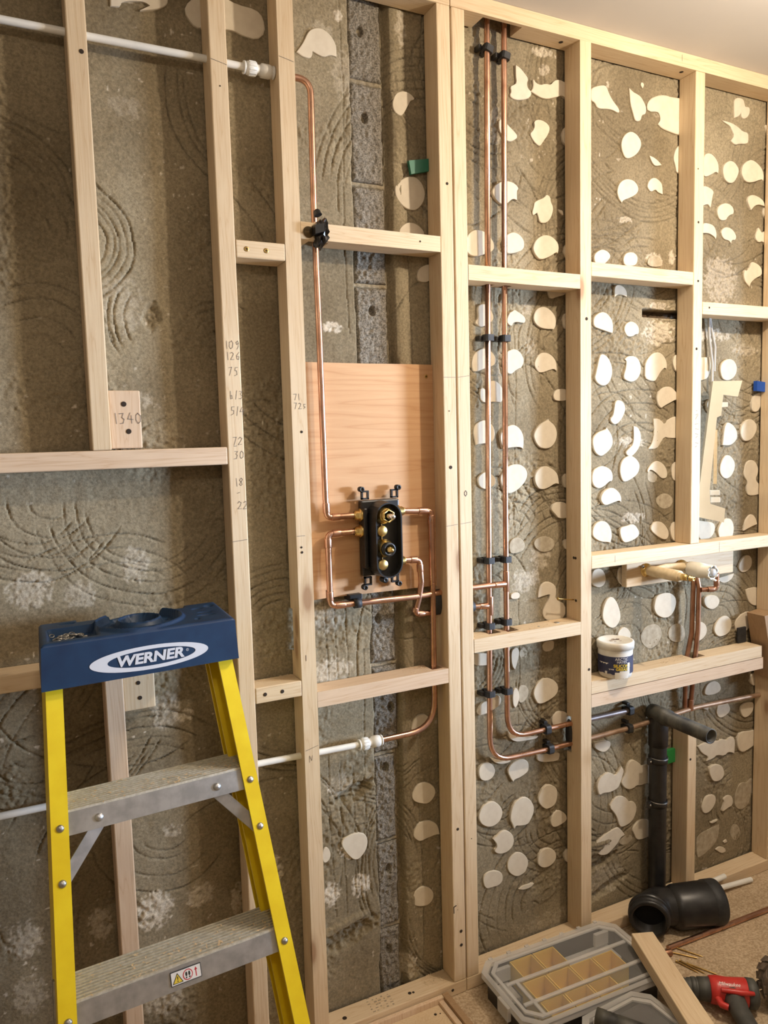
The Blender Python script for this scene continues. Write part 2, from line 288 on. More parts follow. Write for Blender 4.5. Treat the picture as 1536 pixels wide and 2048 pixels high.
def build_wall():
    st = 0.0025
    xs = np.concatenate([[-1.35, -0.8, -0.45], np.arange(-0.3, 2.33, st), [2.5, 3.4, 4.95]]); zs = np.concatenate([np.arange(FLOOR - 0.004, CEIL + 0.004, st)])
    X, Z = np.meshgrid(xs, zs, indexing='ij'); nx, nz = X.shape
    warp = fbm(X, Z, 0.11, 40) * 0.02
    h = fbm(X, Z, 0.16, 1, 3) * 0.004 + fbm(X, Z, 0.022, 5, 2) * 0.0014
    rough = np.clip((vnoise(X, Z, 0.12, 9) - 0.56) * 5, 0, 1)              # patches torn rough
    gr = fbm(X, Z, 0.009, 12, 2)
    h += gr * (0.0006 + 0.0045 * rough)
    # trowel comb scratches
    sc = np.zeros_like(h); R = np.random.default_rng(3)
    combs = list(COMBS)
    for q in range(210):
        a0 = R.uniform(0, 360); r0 = R.uniform(0.03, 0.30)
        combs.append((R.uniform(-0.2, 2.3) if q < 70 else R.uniform(0.95, 2.25), R.uniform(-1.45, 1.1), r0, r0 + R.uniform(0.03, 0.1), a0, a0 + R.uniform(25, 110), int(R.integers(1, 6))))
    for cx, cz, r0, r1, a0, a1, n in combs:
        for k in range(n):
            r = r0 + (r1 - r0) * (k + R.uniform(-0.2, 0.2)) / max(n - 1, 1); s0 = a0 + R.uniform(-12, 12); s1 = a1 + R.uniform(-12, 12)
            t = np.radians(np.arange(s0, s1, max(0.10, 0.07 / max(r, 0.05) * 1.6)))
            px = cx + r * np.cos(t) * (1 + 0.012 * np.sin(t * 7 + k)); pz = cz + r * np.sin(t) * (1 + 0.02 * np.cos(t * 5 + cx))
            dep = R.uniform(0.45, 1.0) * (0.78 + 0.22 * np.sin(np.cumsum(R.uniform(0, 0.3, len(t))))) * R.uniform(0.6, 1, len(t)) * np.clip(np.minimum(np.arange(len(t)), np.arange(len(t))[::-1]) / 12, 0, 1)
            i = np.round((px + 0.3) / st).astype(int) + 3; j = np.round((pz - zs[0]) / st).astype(int)
            for di in (-1, 0, 1):
                for dj in (-1, 0, 1):
                    w = 1.0 if di == dj == 0 else (0.16 if di == 0 or dj == 0 else 0.03)
                    ii = i + di; jj = j + dj; ok = (ii > 3) & (ii < nx - 4) & (jj >= 0) & (jj < nz)
                    np.maximum.at(sc, (ii[ok], jj[ok]), dep[ok] * w)
    # straight vertical scores beside the chase
    for x0, z0, z1 in [(0.60,-0.63,-0.36),(0.625,-0.6,-0.38),(0.655,-0.62,-0.37),(0.69,1.09,0.3),(0.60,-1.2,-0.75),(0.632,-1.2,-0.78),(0.668,-1.18,-0.8),(0.70,-1.1,-0.5),(0.865,1.05,0.2),(0.86,-1.4,-0.7),(1.185,0.6,-0.3),(1.19,-0.8,-0.4),(1.31,-0.85,-0.55),(1.26,-0.85,-0.6),(1.32,-1.35,-1.0)]:
        zz = np.arange(min(z0, z1), max(z0, z1), st); j = np.round((zz - zs[0]) / st).astype(int); i = np.round((x0 + 0.3 + 0.004 * np.sin(zz * 9)) / st).astype(int) + 3
        ok = (j >= 0) & (j < nz); np.maximum.at(sc, (i[ok], j[ok]), R.uniform(0.2, 0.6, ok.sum()))
    h -= sc * 0.0070                                                        # into the wall
    tint = np.empty(X.shape + (3,)); a = np.clip(0.5 + 1.1 * fbm(X, Z, 0.25, 20, 4), 0, 1)[..., None]
    tint[:] = np.array((0.200, 0.160, 0.100)) * (1 - a) + np.array((0.320, 0.268, 0.178)) * a
    tint *= (1 - 0.35 * sc)[..., None]                                      # shade in the scratch grooves, painted into the tint
    pale = np.array((0.62, 0.55, 0.44))
    sp = vnoise(X, Z, 0.010, 31); sp2 = vnoise(X, Z, 0.0045, 33)
    for sx, sz, rx, rz, s in STAINS:
        q = ((X - sx) / rx) ** 2 + ((Z - sz) / rz) ** 2; w = np.clip(1.25 - q, 0, 1)
        k = np.clip((w * 1.1 + (sp + sp2 - 1.0) * 1.3 - 0.35) * 2.2, 0, 1) * s * np.clip(w * 3, 0, 1)
        tint[:] = tint * (1 - k[..., None]) + pale * k[..., None]; h += k * (0.0012 + gr * 0.004)
    fl = np.clip((vnoise(X, Z, 0.02, 51) * vnoise(X, Z, 0.006, 52) - 0.70) * 9, 0, 1) * np.clip((vnoise(X, Z, 0.3, 53) - 0.35) * 3, 0, 1)
    tint[:] = tint * (1 - fl[..., None]) + pale * fl[..., None]             # flecks of old plaster
    # bare strip: blocks sit in this recess
    xl = CHASE[0] + warp * 0.45 + 0.016 * (Z < -0.3); xr = CHASE[1] + warp * 0.2 - 0.012 * (Z < -0.6)
    inside = np.clip((X - xl) / 0.004, 0, 1) * np.clip((xr - X) / 0.004, 0, 1)
    jm = np.zeros_like(h)
    for j in JOINTS: jm = np.maximum(jm, np.clip(1.6 - np.abs(Z - j) / 0.006, 0, 1))
    h = h * (1 - inside) + inside * (-0.024 + 0.010 * jm + gr * 0.004)
    mt = np.array((0.30, 0.25, 0.17)); tint[:] = tint * (1 - inside[..., None]) + mt * inside[..., None]
    # channel beside the strip, and the proud edge of render next to it
    gx = 0.812 + warp * 0.2 - 0.012 * (Z < -0.6); g = np.clip(1.5 - np.abs(X - gx) / 0.007, 0, 1)
    h -= g * 0.020; b = np.clip(1.5 - np.abs(X - gx - 0.026) / 0.012, 0, 1); h += b * 0.004
    # hacked pocket with old brick behind, right
    pk = np.clip((X - 1.657) / 0.003, 0, 1) * np.clip((Z - 0.383) / 0.003, 0, 1) * np.clip((0.408 - Z) / 0.003, 0, 1) * np.clip((1.86 - X) / 0.003, 0, 1)
    h -= pk * (0.030 + gr * 0.01); tint[:] = tint * (1 - pk[..., None]) + np.array((0.10, 0.07, 0.045)) * pk[..., None]
    # broken hollow in the lower middle bay and the ragged patch above the floor
    for hx, hz, rx, rz, d in [(0.665, -0.875, 0.06, 0.022, 0.02), (0.635, -1.262, 0.09, 0.03, 0.016), (1.50, -1.30, 0.07, 0.016, 0.018), (1.53, -1.39, 0.09, 0.02, 0.014), (0.22, 0.32, 0.02, 0.03, 0.012)]:
        q = np.clip(1.2 - ((X - hx) / rx) ** 2 - ((Z - hz - 0.25 * (X - hx)) / rz) ** 2 + (sp - 0.5) * 0.8, 0, 1); h -= q * d + q * gr * 0.01
    for hx, hz, rx, rz, d in [(0.62, -1.226, 0.08, 0.012, 0.010), (1.46, -1.25, 0.08, 0.022, 0.012), (1.29, -1.33, 0.09, 0.03, 0.004)]:
        q = np.clip(1.2 - ((X - hx) / rx) ** 2 - ((Z - hz - 0.22 * (X - hx)) / rz) ** 2 + (sp - 0.5) * 0.6, 0, 1); h += np.clip(q, 0, 0.8) * d
    V = np.stack([X, WALL - h, Z], -1).reshape(-1, 3)
    me = bpy.data.meshes.new('wall_back'); nq = (nx - 1) * (nz - 1)
    me.vertices.add(nx * nz); me.vertices.foreach_set('co', V.astype(np.float32).ravel())
    idx = np.arange(nx * nz).reshape(nx, nz); q = np.stack([idx[:-1, :-1], idx[1:, :-1], idx[1:, 1:], idx[:-1, 1:]], -1).reshape(-1, 4)
    me.loops.add(nq * 4); me.loops.foreach_set('vertex_index', q.ravel().astype(np.int32))
    me.polygons.add(nq); me.polygons.foreach_set('loop_start', np.arange(0, nq * 4, 4, dtype=np.int32)); me.polygons.foreach_set('loop_total', np.full(nq, 4, np.int32))
    me.update(); me.polygons.foreach_set('use_smooth', np.ones(nq, bool))
    at = me.color_attributes.new('tint', 'FLOAT_COLOR', 'POINT'); at.data.foreach_set('color', np.concatenate([tint.reshape(-1, 3), np.ones((nx * nz, 1))], 1).astype(np.float32).ravel())
    me.materials.append(M['wall']); o = bpy.data.objects.new('wall_back', me); COL.objects.link(o); tag(o, kind='structure'); return o
wall = build_wall()

# concrete blocks in the bare strip, each a rough slab of its own
def block(z0, z1, seed):
    x0, x1 = 0.716, 0.803; x1 -= 0.012 * (z1 < -0.6); x0 += 0.014 * (z1 < -0.3)
    n, m = 34, max(4, int((z1 - z0) / 0.0028)); R = np.random.default_rng(seed); mb = MB()
    X, Z = np.meshgrid(np.linspace(x0, x1, n), np.linspace(z0, z1, m), indexing='ij')
    e = np.minimum.reduce([X - x0, x1 - X, Z - z0, z1 - Z]); d = fbm(X, Z, 0.0075, seed * 3, 2) * 0.0052 + fbm(X, Z, 0.05, seed + 9) * 0.005 - np.clip(1 - e / 0.006, 0, 1) * 0.006
    for _ in range(1):                                  # a knocked-out pit
        px, pz = R.uniform(x0 + 0.02, x1 - 0.02), R.uniform(z0 + 0.03, z1 - 0.03); d -= np.clip(1.3 - ((X - px) / 0.008) ** 2 - ((Z - pz) / 0.013) ** 2, 0, 1) * 0.014
    Y = WALL + 0.009 - d
    vs = np.stack([X, Y, Z], -1).reshape(-1, 3).tolist(); fs = [(i * m + j, (i + 1) * m + j, (i + 1) * m + j + 1, i * m + j + 1) for i in range(n - 1) for j in range(m - 1)]
    k = len(vs); ring = [i * m for i in range(n)] + [(n - 1) * m + j for j in range(1, m)] + [i * m + m - 1 for i in range(n - 2, -1, -1)] + [j for j in range(m - 2, 0, -1)]
    for i in ring: vs.append([vs[i][0], WALL + 0.04, vs[i][2]])
    fs += [(ring[i], k + i, k + (i + 1) % len(ring), ring[(i + 1) % len(ring)]) for i in range(len(ring))]
    return mb.add(vs, fs, True).build('concrete_block', M['block'], wall)
JJ = sorted(JOINTS + [FLOOR - 0.002])
for i in range(len(JJ) - 1):
    a, b = JJ[i] + 0.006, min(JJ[i + 1] - 0.006, CEIL)
    if b - a > 0.03 and a > FLOOR - 0.01: block(a, b, 60 + i)

# dabs of plasterboard adhesive: outlines in millimetres on the wall (x, z); t = thin smear
DABS = """1196,994 1199,975 1190,968 1178,962 1182,950 1176,939 1187,932 1204,932 1226,937 1243,945 1249,959 1236,966 1232,978 1238,992 1224,1005 1210,1016 1196,1020
1263,955 1280,950 1300,950 1329,959 1352,968 1364,961 1382,964 1388,1001 1364,1003 1341,1008 1323,1001 1312,988 1294,989 1277,982 1260,985 1253,993 1254,973 1246,961
1259,873 1253,861 1243,852 1247,843 1259,831 1276,822 1287,837 1302,855 1311,874 1305,885 1288,892 1271,893 1256,886
1140,860 1142,843 1153,829 1172,818 1197,831 1200,840 1186,851 1173,860 1151,876 1143,873
1384,879 1379,888 1370,890 1361,885 1355,875 1352,862 1353,850 1361,842 1369,840 1378,845 1386,855 1387,867
1117,679 1126,666 1140,657 1159,655 1170,665 1184,675 1198,672 1197,696 1204,704 1193,714 1173,719 1149,716 1127,704 1116,687
1253,660 1248,646 1251,638 1264,646 1268,637 1273,622 1289,620 1306,629 1317,649 1320,667 1311,680 1310,693 1298,699 1289,689 1275,683 1256,674
1342,656 1354,649 1354,661 1337,663
1031,546 1032,525 1041,515 1059,512 1091,521 1119,532 1122,550 1111,566 1092,580 1071,583 1053,579 1036,564
1149,534 1165,528 1193,533 1217,544 1221,563 1211,578 1194,586 1177,586 1158,575 1146,556
1249,545 1256,532 1273,519 1306,531 1329,546 1334,542 1338,559 1334,572 1318,585 1297,590 1277,585 1259,573 1250,556
1384,564 1378,571 1371,573 1365,570 1359,562 1357,551 1360,541 1365,534 1371,531 1378,535 1382,543 1385,554
1303,427 1314,417 1332,424 1365,432 1365,449 1299,450
1064,376 1067,363 1066,352 1056,343 1059,336 1075,329 1094,336 1113,348 1116,359 1108,376 1092,390 1079,391 1068,386
1157,349 1163,341 1174,335 1180,346 1194,349 1208,347 1220,347 1223,359 1214,368 1192,378 1186,382 1177,375 1169,373
1253,349 1269,337 1292,333 1316,334 1320,332 1329,347 1327,368 1313,384 1293,394 1275,393 1258,384 1249,365
1375,370 1370,378 1364,381 1358,377 1353,369 1353,358 1354,347 1358,339 1364,336 1370,339 1374,347 1377,359
1046,220 1051,209 1087,221 1106,225 1120,233 1124,246 1112,264 1090,275 1071,272 1052,258 1045,238
1145,222 1161,208 1175,207 1184,215 1201,224 1205,223 1216,239 1213,255 1199,271 1179,276 1154,265 1142,247
1259,219 1271,210 1303,219 1321,224 1329,217 1330,229 1326,248 1310,263 1289,269 1271,265 1256,249 1252,233
1070,129 1104,131 1126,131 1140,129 1144,155 1141,171 1127,185 1111,189 1094,182 1088,160 1078,170 1068,164
1318,136 1336,133 1363,134 1373,148 1367,165 1345,168 1327,165 1315,153
1051,28 1054,15 1059,18 1103,20 1114,29 1118,49 1109,70 1090,82 1071,81 1051,69 1046,48
1136,16 1141,0 1164,6 1201,6 1210,0 1213,33 1202,55 1182,68 1162,67 1139,53 1131,35
1260,5 1287,-3 1308,2 1325,21 1329,45 1320,65 1301,77 1298,84 1296,79 1269,68 1252,51 1245,33
1065,-100 1087,-108 1115,-96 1118,-82 1110,-70 1090,-58 1074,-61 1060,-72 1057,-81
1143,-114 1162,-124 1191,-114 1215,-94 1225,-75 1221,-58 1204,-44 1181,-41 1158,-46 1138,-64 1132,-82
1256,-110 1274,-118 1298,-113 1322,-101 1336,-104 1332,-77 1316,-62 1292,-51 1274,-52 1253,-64 1246,-86
1374,-86 1368,-78 1362,-75 1356,-78 1351,-85 1350,-95 1352,-106 1356,-114 1362,-117 1368,-114 1373,-107 1375,-97
1322,-192 1334,-205 1371,-205 1374,-176 1356,-158 1331,-156 1313,-162 1304,-176
t1163,-194 1173,-194 1176,-189 1168,-179 1162,-186
t1163,-291 1183,-293 1210,-288 1217,-272 1207,-255 1190,-247 1172,-251 1161,-265
t1319,-266 1304,-257 1285,-252 1267,-254 1251,-261 1246,-272 1253,-284 1266,-294 1284,-299 1304,-297 1316,-290 1322,-278
1371,-275 1367,-269 1362,-267 1356,-268 1352,-273 1351,-281 1352,-288 1356,-294 1361,-297 1367,-295 1371,-290 1373,-283
1259,-428 1287,-423 1302,-423 1296,-441 1283,-455 1274,-473 1280,-492 1298,-504 1320,-504 1357,-499 1358,-459 1320,-441 1325,-414 1320,-399 1302,-387 1284,-385 1269,-393 1262,-407
1162,-419 1176,-423 1194,-422 1194,-405 1165,-404
1162,-594 1165,-617 1174,-628 1183,-605 1190,-581 1186,-565 1171,-564 1163,-572
t1195,-599 1207,-594 1215,-600 1220,-586 1216,-570 1204,-567 1192,-579
1037,-594 1065,-599 1087,-600 1090,-581 1088,-566 1035,-560
1276,-592 1310,-592 1316,-577 1313,-559 1272,-563
1244,-728 1259,-748 1309,-735 1326,-722 1330,-705 1319,-685 1294,-671 1269,-670 1248,-686 1238,-707
1166,-729 1175,-741 1184,-730 1190,-711 1185,-688 1176,-681 1167,-687
t1187,-728 1205,-731 1223,-714 1224,-692 1206,-676 1188,-681
1051,-718 1043,-729 1054,-741 1059,-739 1076,-738 1111,-727 1126,-715 1123,-697 1109,-689 1083,-702 1060,-703
1312,-823 1375,-833 1378,-807 1356,-785 1331,-779 1312,-787 1304,-803
1153,-828 1177,-842 1207,-844 1249,-847 1256,-841 1207,-834 1165,-821 1148,-805
1100,-887 1123,-897 1147,-899 1158,-895 1126,-888 1100,-877 1086,-869
1051,-926 1070,-935 1088,-932 1099,-922 1103,-908 1091,-888 1074,-880 1054,-882 1045,-900
1148,-931 1158,-951 1165,-959 1167,-953 1191,-951 1212,-943 1220,-937 1221,-914 1206,-900 1182,-898 1158,-903 1146,-918
1252,-920 1324,-931 1332,-922 1333,-902 1249,-897
1252,-1032 1260,-1052 1279,-1070 1294,-1071 1316,-1064 1324,-1042 1323,-1015 1298,-997 1276,-996 1257,-1020
1046,-1045 1057,-1063 1085,-1077 1115,-1068 1127,-1045 1121,-1024 1101,-1003 1081,-999 1055,-1007 1045,-1030
1153,-1073 1160,-1087 1166,-1102 1171,-1093 1186,-1098 1213,-1101 1223,-1093 1237,-1070 1237,-1049 1223,-1025 1202,-1012 1181,-1015 1163,-1026 1153,-1055
1300,-1123 1310,-1135 1332,-1133 1355,-1126 1361,-1117 1351,-1099 1329,-1085 1310,-1089 1299,-1110
1104,-1129 1105,-1142 1095,-1147 1099,-1156 1113,-1164 1137,-1166 1157,-1156 1166,-1138 1159,-1115 1138,-1098 1120,-1097 1105,-1106 1092,-1113
1145,-1228 1160,-1243 1178,-1253 1203,-1247 1209,-1239 1217,-1222 1212,-1203 1194,-1183 1173,-1176 1152,-1183 1140,-1203
1252,-1238 1271,-1252 1296,-1253 1317,-1240 1320,-1222 1306,-1201 1281,-1191 1259,-1197 1249,-1218
1377,-1232 1371,-1223 1364,-1218 1357,-1219 1351,-1225 1349,-1235 1352,-1247 1357,-1256 1364,-1261 1371,-1260 1376,-1254 1378,-1243
1064,-1256 1082,-1257 1114,-1259 1126,-1242 1119,-1220 1092,-1208 1065,-1207 1054,-1225
1197,-1299 1225,-1298 1235,-1290 1202,-1285 1181,-1292
1454,972 1469,969 1478,954 1510,958 1532,959 1557,952 1560,963 1535,982 1519,1001 1509,1021 1491,1019 1463,1009 1454,1001
1599,1009 1602,984 1612,960 1620,940 1642,945 1645,962 1662,967 1663,987 1651,1004 1638,1016 1612,1021 1597,1030
1671,976 1705,981 1715,976 1719,959 1709,946 1726,936 1757,931 1788,927 1813,930 1811,1035 1766,1031 1735,1033 1708,1027 1678,1013 1665,992
1648,1036 1654,1049 1644,1054 1638,1046
1577,841 1590,831 1623,845 1642,867 1646,886 1632,903 1612,911 1593,907 1574,890 1567,866
1686,834 1700,824 1726,831 1710,842 1693,849 1676,852
1783,834 1787,815 1815,818 1803,903 1782,886 1772,857
1558,717 1571,706 1574,713 1614,728 1637,745 1633,764 1613,776 1584,775 1561,760 1552,737
1672,756 1684,748 1701,759 1711,751 1732,747 1730,775 1717,786 1697,793 1677,783 1668,765
1469,523 1498,523 1517,536 1530,551 1517,564 1494,568 1472,556 1464,544
1582,526 1625,530 1636,550 1628,565 1608,570 1585,563 1575,545
t1676,533 1731,535 1737,553 1720,566 1696,565 1675,555
1543,435 1556,444 1576,443 1592,438 1592,456 1572,471 1543,470
1466,346 1488,341 1530,331 1538,331 1538,358 1530,375 1511,389 1491,390 1469,377 1463,363
1586,331 1596,322 1616,324 1626,331 1639,331 1640,350 1629,363 1609,369 1589,361 1581,345
1479,234 1472,210 1468,200 1476,185 1498,176 1518,181 1532,198 1537,223 1530,245 1517,262 1498,270 1487,264
1592,251 1590,231 1578,201 1597,191 1617,189 1637,199 1649,220 1649,240 1637,260 1617,267 1596,265 1585,256
1665,202 1686,193 1707,192 1717,205 1731,223 1748,235 1754,230 1757,239 1752,260 1734,277 1713,281 1688,271 1668,248 1665,228
1821,263 1812,273 1801,276 1791,273 1782,262 1780,249 1784,235 1791,225 1802,222 1813,226 1820,236 1824,250
1718,120 1732,109 1739,115 1764,125 1793,137 1811,136 1796,159 1774,175 1749,177 1724,164 1712,144
1542,106 1538,89 1526,79 1531,69 1544,62 1561,68 1577,86 1587,108 1582,126 1567,135 1547,134
1705,38 1698,4 1681,-14 1716,-15 1730,3 1747,22 1769,17 1827,17 1830,78 1797,86 1765,76 1747,60 1740,68 1722,79 1701,78
1466,-17 1489,-31 1508,-24 1531,-7 1538,13 1531,36 1511,56 1511,49 1485,44 1466,32 1458,15
1622,21 1618,1 1605,-9 1588,-21 1595,-32 1612,-36 1639,-15 1649,8 1651,34 1638,54 1621,57
1458,-111 1482,-127 1508,-119 1528,-104 1535,-107 1540,-95 1535,-74 1512,-61 1489,-58 1460,-71
1575,-104 1588,-112 1619,-101 1641,-86 1648,-63 1636,-45 1612,-31 1588,-35 1571,-50 1566,-78
1679,-86 1688,-75 1713,-87 1738,-109 1763,-105 1759,-78 1741,-59 1716,-50 1692,-60 1676,-80
t1681,-112 1703,-119 1727,-114 1734,-104 1688,-78 1678,-87
1819,-73 1809,-62 1799,-57 1788,-61 1780,-72 1779,-87 1781,-103 1788,-114 1800,-119 1810,-115 1818,-104 1823,-89
1507,-179 1538,-171 1565,-165 1572,-171 1573,-158 1565,-142 1541,-125 1515,-127 1495,-141 1489,-161
t1786,-169 1772,-159 1753,-154 1736,-157 1721,-165 1716,-177 1724,-189 1736,-199 1754,-204 1772,-201 1784,-193 1789,-181
1463,-270 1492,-286 1522,-289 1529,-293 1536,-274 1532,-248 1515,-227 1492,-222 1469,-230 1460,-252
1572,-282 1583,-296 1607,-295 1638,-285 1648,-272 1637,-253 1620,-240 1593,-246 1570,-248 1567,-261
1701,-274 1729,-292 1755,-302 1769,-293 1769,-274 1751,-251 1729,-240 1704,-242 1690,-260
1817,-264 1809,-252 1798,-246 1788,-250 1779,-261 1776,-277 1780,-294 1789,-306 1799,-311 1810,-308 1817,-297 1819,-280
2032,1044 2035,1014 2053,1021 2064,1035 2064,1023 2078,1016 2099,1028 2105,1047 2101,1057 2082,1054 2079,1061 2071,1079 2031,1074
1988,993 2014,987 2023,974 2034,960 2018,942 2040,932 2058,939 2093,943 2101,953 2100,978 2073,978 2054,988 2022,997 1985,998 1975,998
1894,841 1907,818 1937,830 1958,842 1966,836 1969,850 1965,871 1946,889 1926,894 1905,886
1992,826 2011,814 2037,816 2058,847 2058,863 2041,879 2020,884 1994,871 1986,852
2074,845 2091,826 2124,828 2168,845 2172,837 2176,854 2167,877 2138,895 2111,899 2081,882 2072,860
2185,991 2192,964 2184,946 2198,947 2196,1019 2176,1013
1900,732 1924,741 1934,729 1938,742 1943,768 1949,780 1935,788 1915,793 1898,791
1967,709 1979,696 2005,699 2010,709 2024,718 2040,722 2038,741 2018,751 1995,751 1972,740 1964,726
2108,755 2118,742 2135,758 2159,764 2184,761 2180,776 2158,786 2131,791 2110,787 2099,773
2181,730 2194,720 2209,721 2208,773 2187,763 2176,744
1901,650 1926,653 1954,644 1960,636 1964,648 1960,665 1948,678 1926,682 1901,681
1994,640 2020,638 2029,629 2032,641 2051,642 2052,658 2031,676 2005,679 1988,670 1983,658
2157,642 2175,651 2194,636 2215,638 2214,691 2192,687 2171,673 2155,690 2138,658
2120,562 2102,547 2095,552 2091,536 2097,516 2119,501 2124,514 2148,530 2175,540 2178,552 2171,568 2147,578 2125,581
1999,200 2037,197 2064,216 2069,242 2052,263 2025,268 1998,256 1988,234
1889,199 1909,196 1941,207 1950,270 1882,268
2140,98 2169,93 2191,124 2202,156 2184,161 2150,152 2139,128
2089,13 2109,-3 2143,4 2168,35 2164,59 2135,74 2102,63 2086,40
2004,-11 2043,-14 2073,6 2072,37 2041,62 2014,61
1990,-91 2012,-121 2045,-120 2067,-90 2063,-63 2038,-43 2011,-46
2107,-115 2130,-136 2122,-155 2131,-187 2209,-180 2206,-159 2164,-134 2181,-107 2174,-79 2148,-62 2122,-69 2112,-84
2140,-291 2177,-282 2168,-257 2145,-243 2117,-269 2112,-300
1995,-311 2006,-327 2056,-324 2066,-289 2054,-257 2026,-251 2005,-261 1989,-287
1898,-318 1957,-315 1978,-286 1972,-263 1934,-256 1897,-250
2206,210 2223,202 2222,245 2205,241
1938,92 1959,92 1958,133 1947,140 1927,125
2204,-112 2228,-113 2227,-77 2192,-87
1457,-413 1484,-425 1507,-419 1514,-398 1502,-372 1480,-365 1457,-371
1564,-414 1581,-430 1609,-430 1609,-383 1585,-370 1566,-371 1560,-392
1502,-529 1521,-549 1544,-558 1562,-548 1574,-527 1567,-498 1553,-471 1534,-456 1511,-466 1498,-503
1709,-519 1721,-539 1751,-553 1781,-550 1801,-526 1806,-497 1785,-476 1755,-470 1720,-476 1711,-500
1563,-591 1591,-610 1617,-592 1605,-568 1581,-556 1558,-573
t1668,-629 1698,-648 1732,-634 1749,-603 1736,-575 1712,-566 1672,-570 1653,-601
t1782,-630 1818,-643 1849,-636 1849,-597 1823,-579 1787,-581 1772,-606
1937,-539 1970,-553 1997,-543 2005,-524 1985,-504 1942,-501 1926,-511
1891,-646 1918,-650 1945,-630 1944,-602 1922,-586 1890,-584
1983,-635 2005,-650 2049,-644 2065,-619 2059,-594 2031,-578 1998,-586 1977,-615
2088,-646 2117,-654 2145,-642 2165,-616 2161,-583 2132,-579 2098,-591 2079,-613
2143,-548 2178,-567 2242,-565 2241,-524 2217,-509 2164,-497 2127,-503
2100,-440 2128,-443 2156,-426 2155,-394 2132,-382 2104,-393 2088,-419
2210,-459 2239,-467 2237,-410 2220,-404 2197,-422
2001,-461 2028,-470 2061,-460 2072,-441 1995,-449
2197,-628 2245,-639 2243,-589 2214,-590 2185,-610
1949,-841 1993,-843 2020,-832 2008,-806 1980,-795 1948,-804 1938,-830
2162,-838 2186,-848 2215,-832 2214,-799 2173,-797 2156,-818
1955,-892 1960,-873 1938,-861 1906,-871
2014,-932 2043,-928 2067,-912 2054,-886 2033,-873 2005,-877 1997,-911
2126,-950 2152,-952 2177,-936 2181,-906 2155,-898 2121,-901 2109,-917
2213,-961 2243,-973 2241,-905 2206,-905 2194,-930
2104,-1055 2126,-1076 2160,-1069 2198,-1056 2246,-1063 2245,-1016 2218,-1005 2171,-1007 2115,-999 2099,-1020
1936,-1040 1964,-1055 1956,-1069 1989,-1066 2001,-1057 2042,-1069 2058,-1057 2088,-1069 2091,-1025 2078,-1007 2057,-1009 2049,-1016 2024,-1005 2008,-1011 1951,-1002 1912,-1009
1965,-1108 1974,-1128 1986,-1146 2011,-1152 2035,-1145 2039,-1122 2026,-1098 1993,-1088 1969,-1091
1940,-1246 1956,-1253 1980,-1247 2000,-1224 2000,-1200 1975,-1190 1951,-1194 1932,-1226
2034,-1266 2059,-1257 2084,-1254 2083,-1223 2058,-1211 2037,-1221 2042,-1234 2030,-1259
t2092,-1256 2118,-1281 2144,-1284 2174,-1267 2177,-1233 2217,-1252 2221,-1228 2202,-1189 2171,-1179 2163,-1193 2124,-1184 2104,-1207
1469,-923 1500,-942 1517,-941 1534,-928 1530,-909 1469,-904
1480,-1064 1486,-1076 1500,-1072 1531,-1077 1562,-1072 1572,-1058 1583,-1032 1588,-1020 1576,-1003 1569,-1015 1551,-1028 1537,-1017 1517,-1009 1486,-1021 1476,-1041
1583,-1071 1604,-1086 1625,-1087 1640,-1079 1658,-1084 1676,-1082 1701,-1088 1701,-1022 1683,-1018 1661,-1022 1650,-1008 1628,-993 1614,-992 1600,-1006 1593,-1035 1574,-1053
1548,-1149 1559,-1168 1569,-1199 1587,-1205 1623,-1196 1640,-1172 1642,-1147 1626,-1129 1608,-1127 1601,-1115 1583,-1102 1559,-1097 1538,-1108 1527,-1124
1483,-1271 1517,-1280 1542,-1267 1563,-1253 1577,-1235 1593,-1233 1577,-1212 1562,-1199 1528,-1205 1486,-1219 1469,-1237
1630,-1240 1641,-1263 1674,-1266 1699,-1264 1699,-1212 1677,-1201 1648,-1199 1621,-1221
t1577,-1263 1598,-1269 1627,-1259 1623,-1241 1594,-1236 1570,-1252
t1915,-1393 1927,-1406 1999,-1380 2023,-1347 2023,-1310 1994,-1312 1978,-1314 1913,-1321
2033,-1417 2054,-1414 2050,-1400 2020,-1387 2004,-1394
2045,-1383 2060,-1381 2057,-1371 2041,-1376
t2124,-1350 2115,-1337 2103,-1329 2090,-1330 2082,-1339 2078,-1352 2081,-1368 2091,-1381 2104,-1389 2117,-1388 2127,-1380 2129,-1366
1981,-1294 2006,-1292 2010,-1287 1977,-1290
827,847 839,837 852,837 867,862 876,878 885,880 887,886 871,896 851,896 833,886 824,864
830,634 850,616 874,611 892,617 910,640 913,664 901,687 880,697 855,690 829,671 825,654
851,535 897,539 912,559 891,578 866,583 845,573 831,554
887,435 923,437 924,483 906,479 888,469 882,450
593,928 614,928 617,945 644,936 661,946 678,944 679,968 667,989 646,1001 625,999 608,988 595,960 577,936
338,948 354,941 411,952 430,953 449,947 484,944 504,964 501,995 485,1010 440,1011 407,1021 359,1011 333,995 321,972
170,973 169,950 189,952 190,964 237,974 251,967 229,953 271,965 289,979 287,999
834,-932 846,-944 882,-958 906,-937 904,-913 878,-892 853,-894 834,-915
838,-1044 854,-1058 875,-1054 906,-1050 917,-1053 910,-1020 881,-1002 850,-1004 834,-1029
833,-1239 875,-1250 894,-1234 892,-1208 866,-1189 840,-1190 824,-1212
636,-1031 664,-1062 694,-1038 699,-1007 686,-987 648,-982 619,-995
571,-1040 585,-1040 595,-1024 586,-999 572,-1000
836,-741 862,-737 893,-719 878,-700 847,-706 834,-731"""
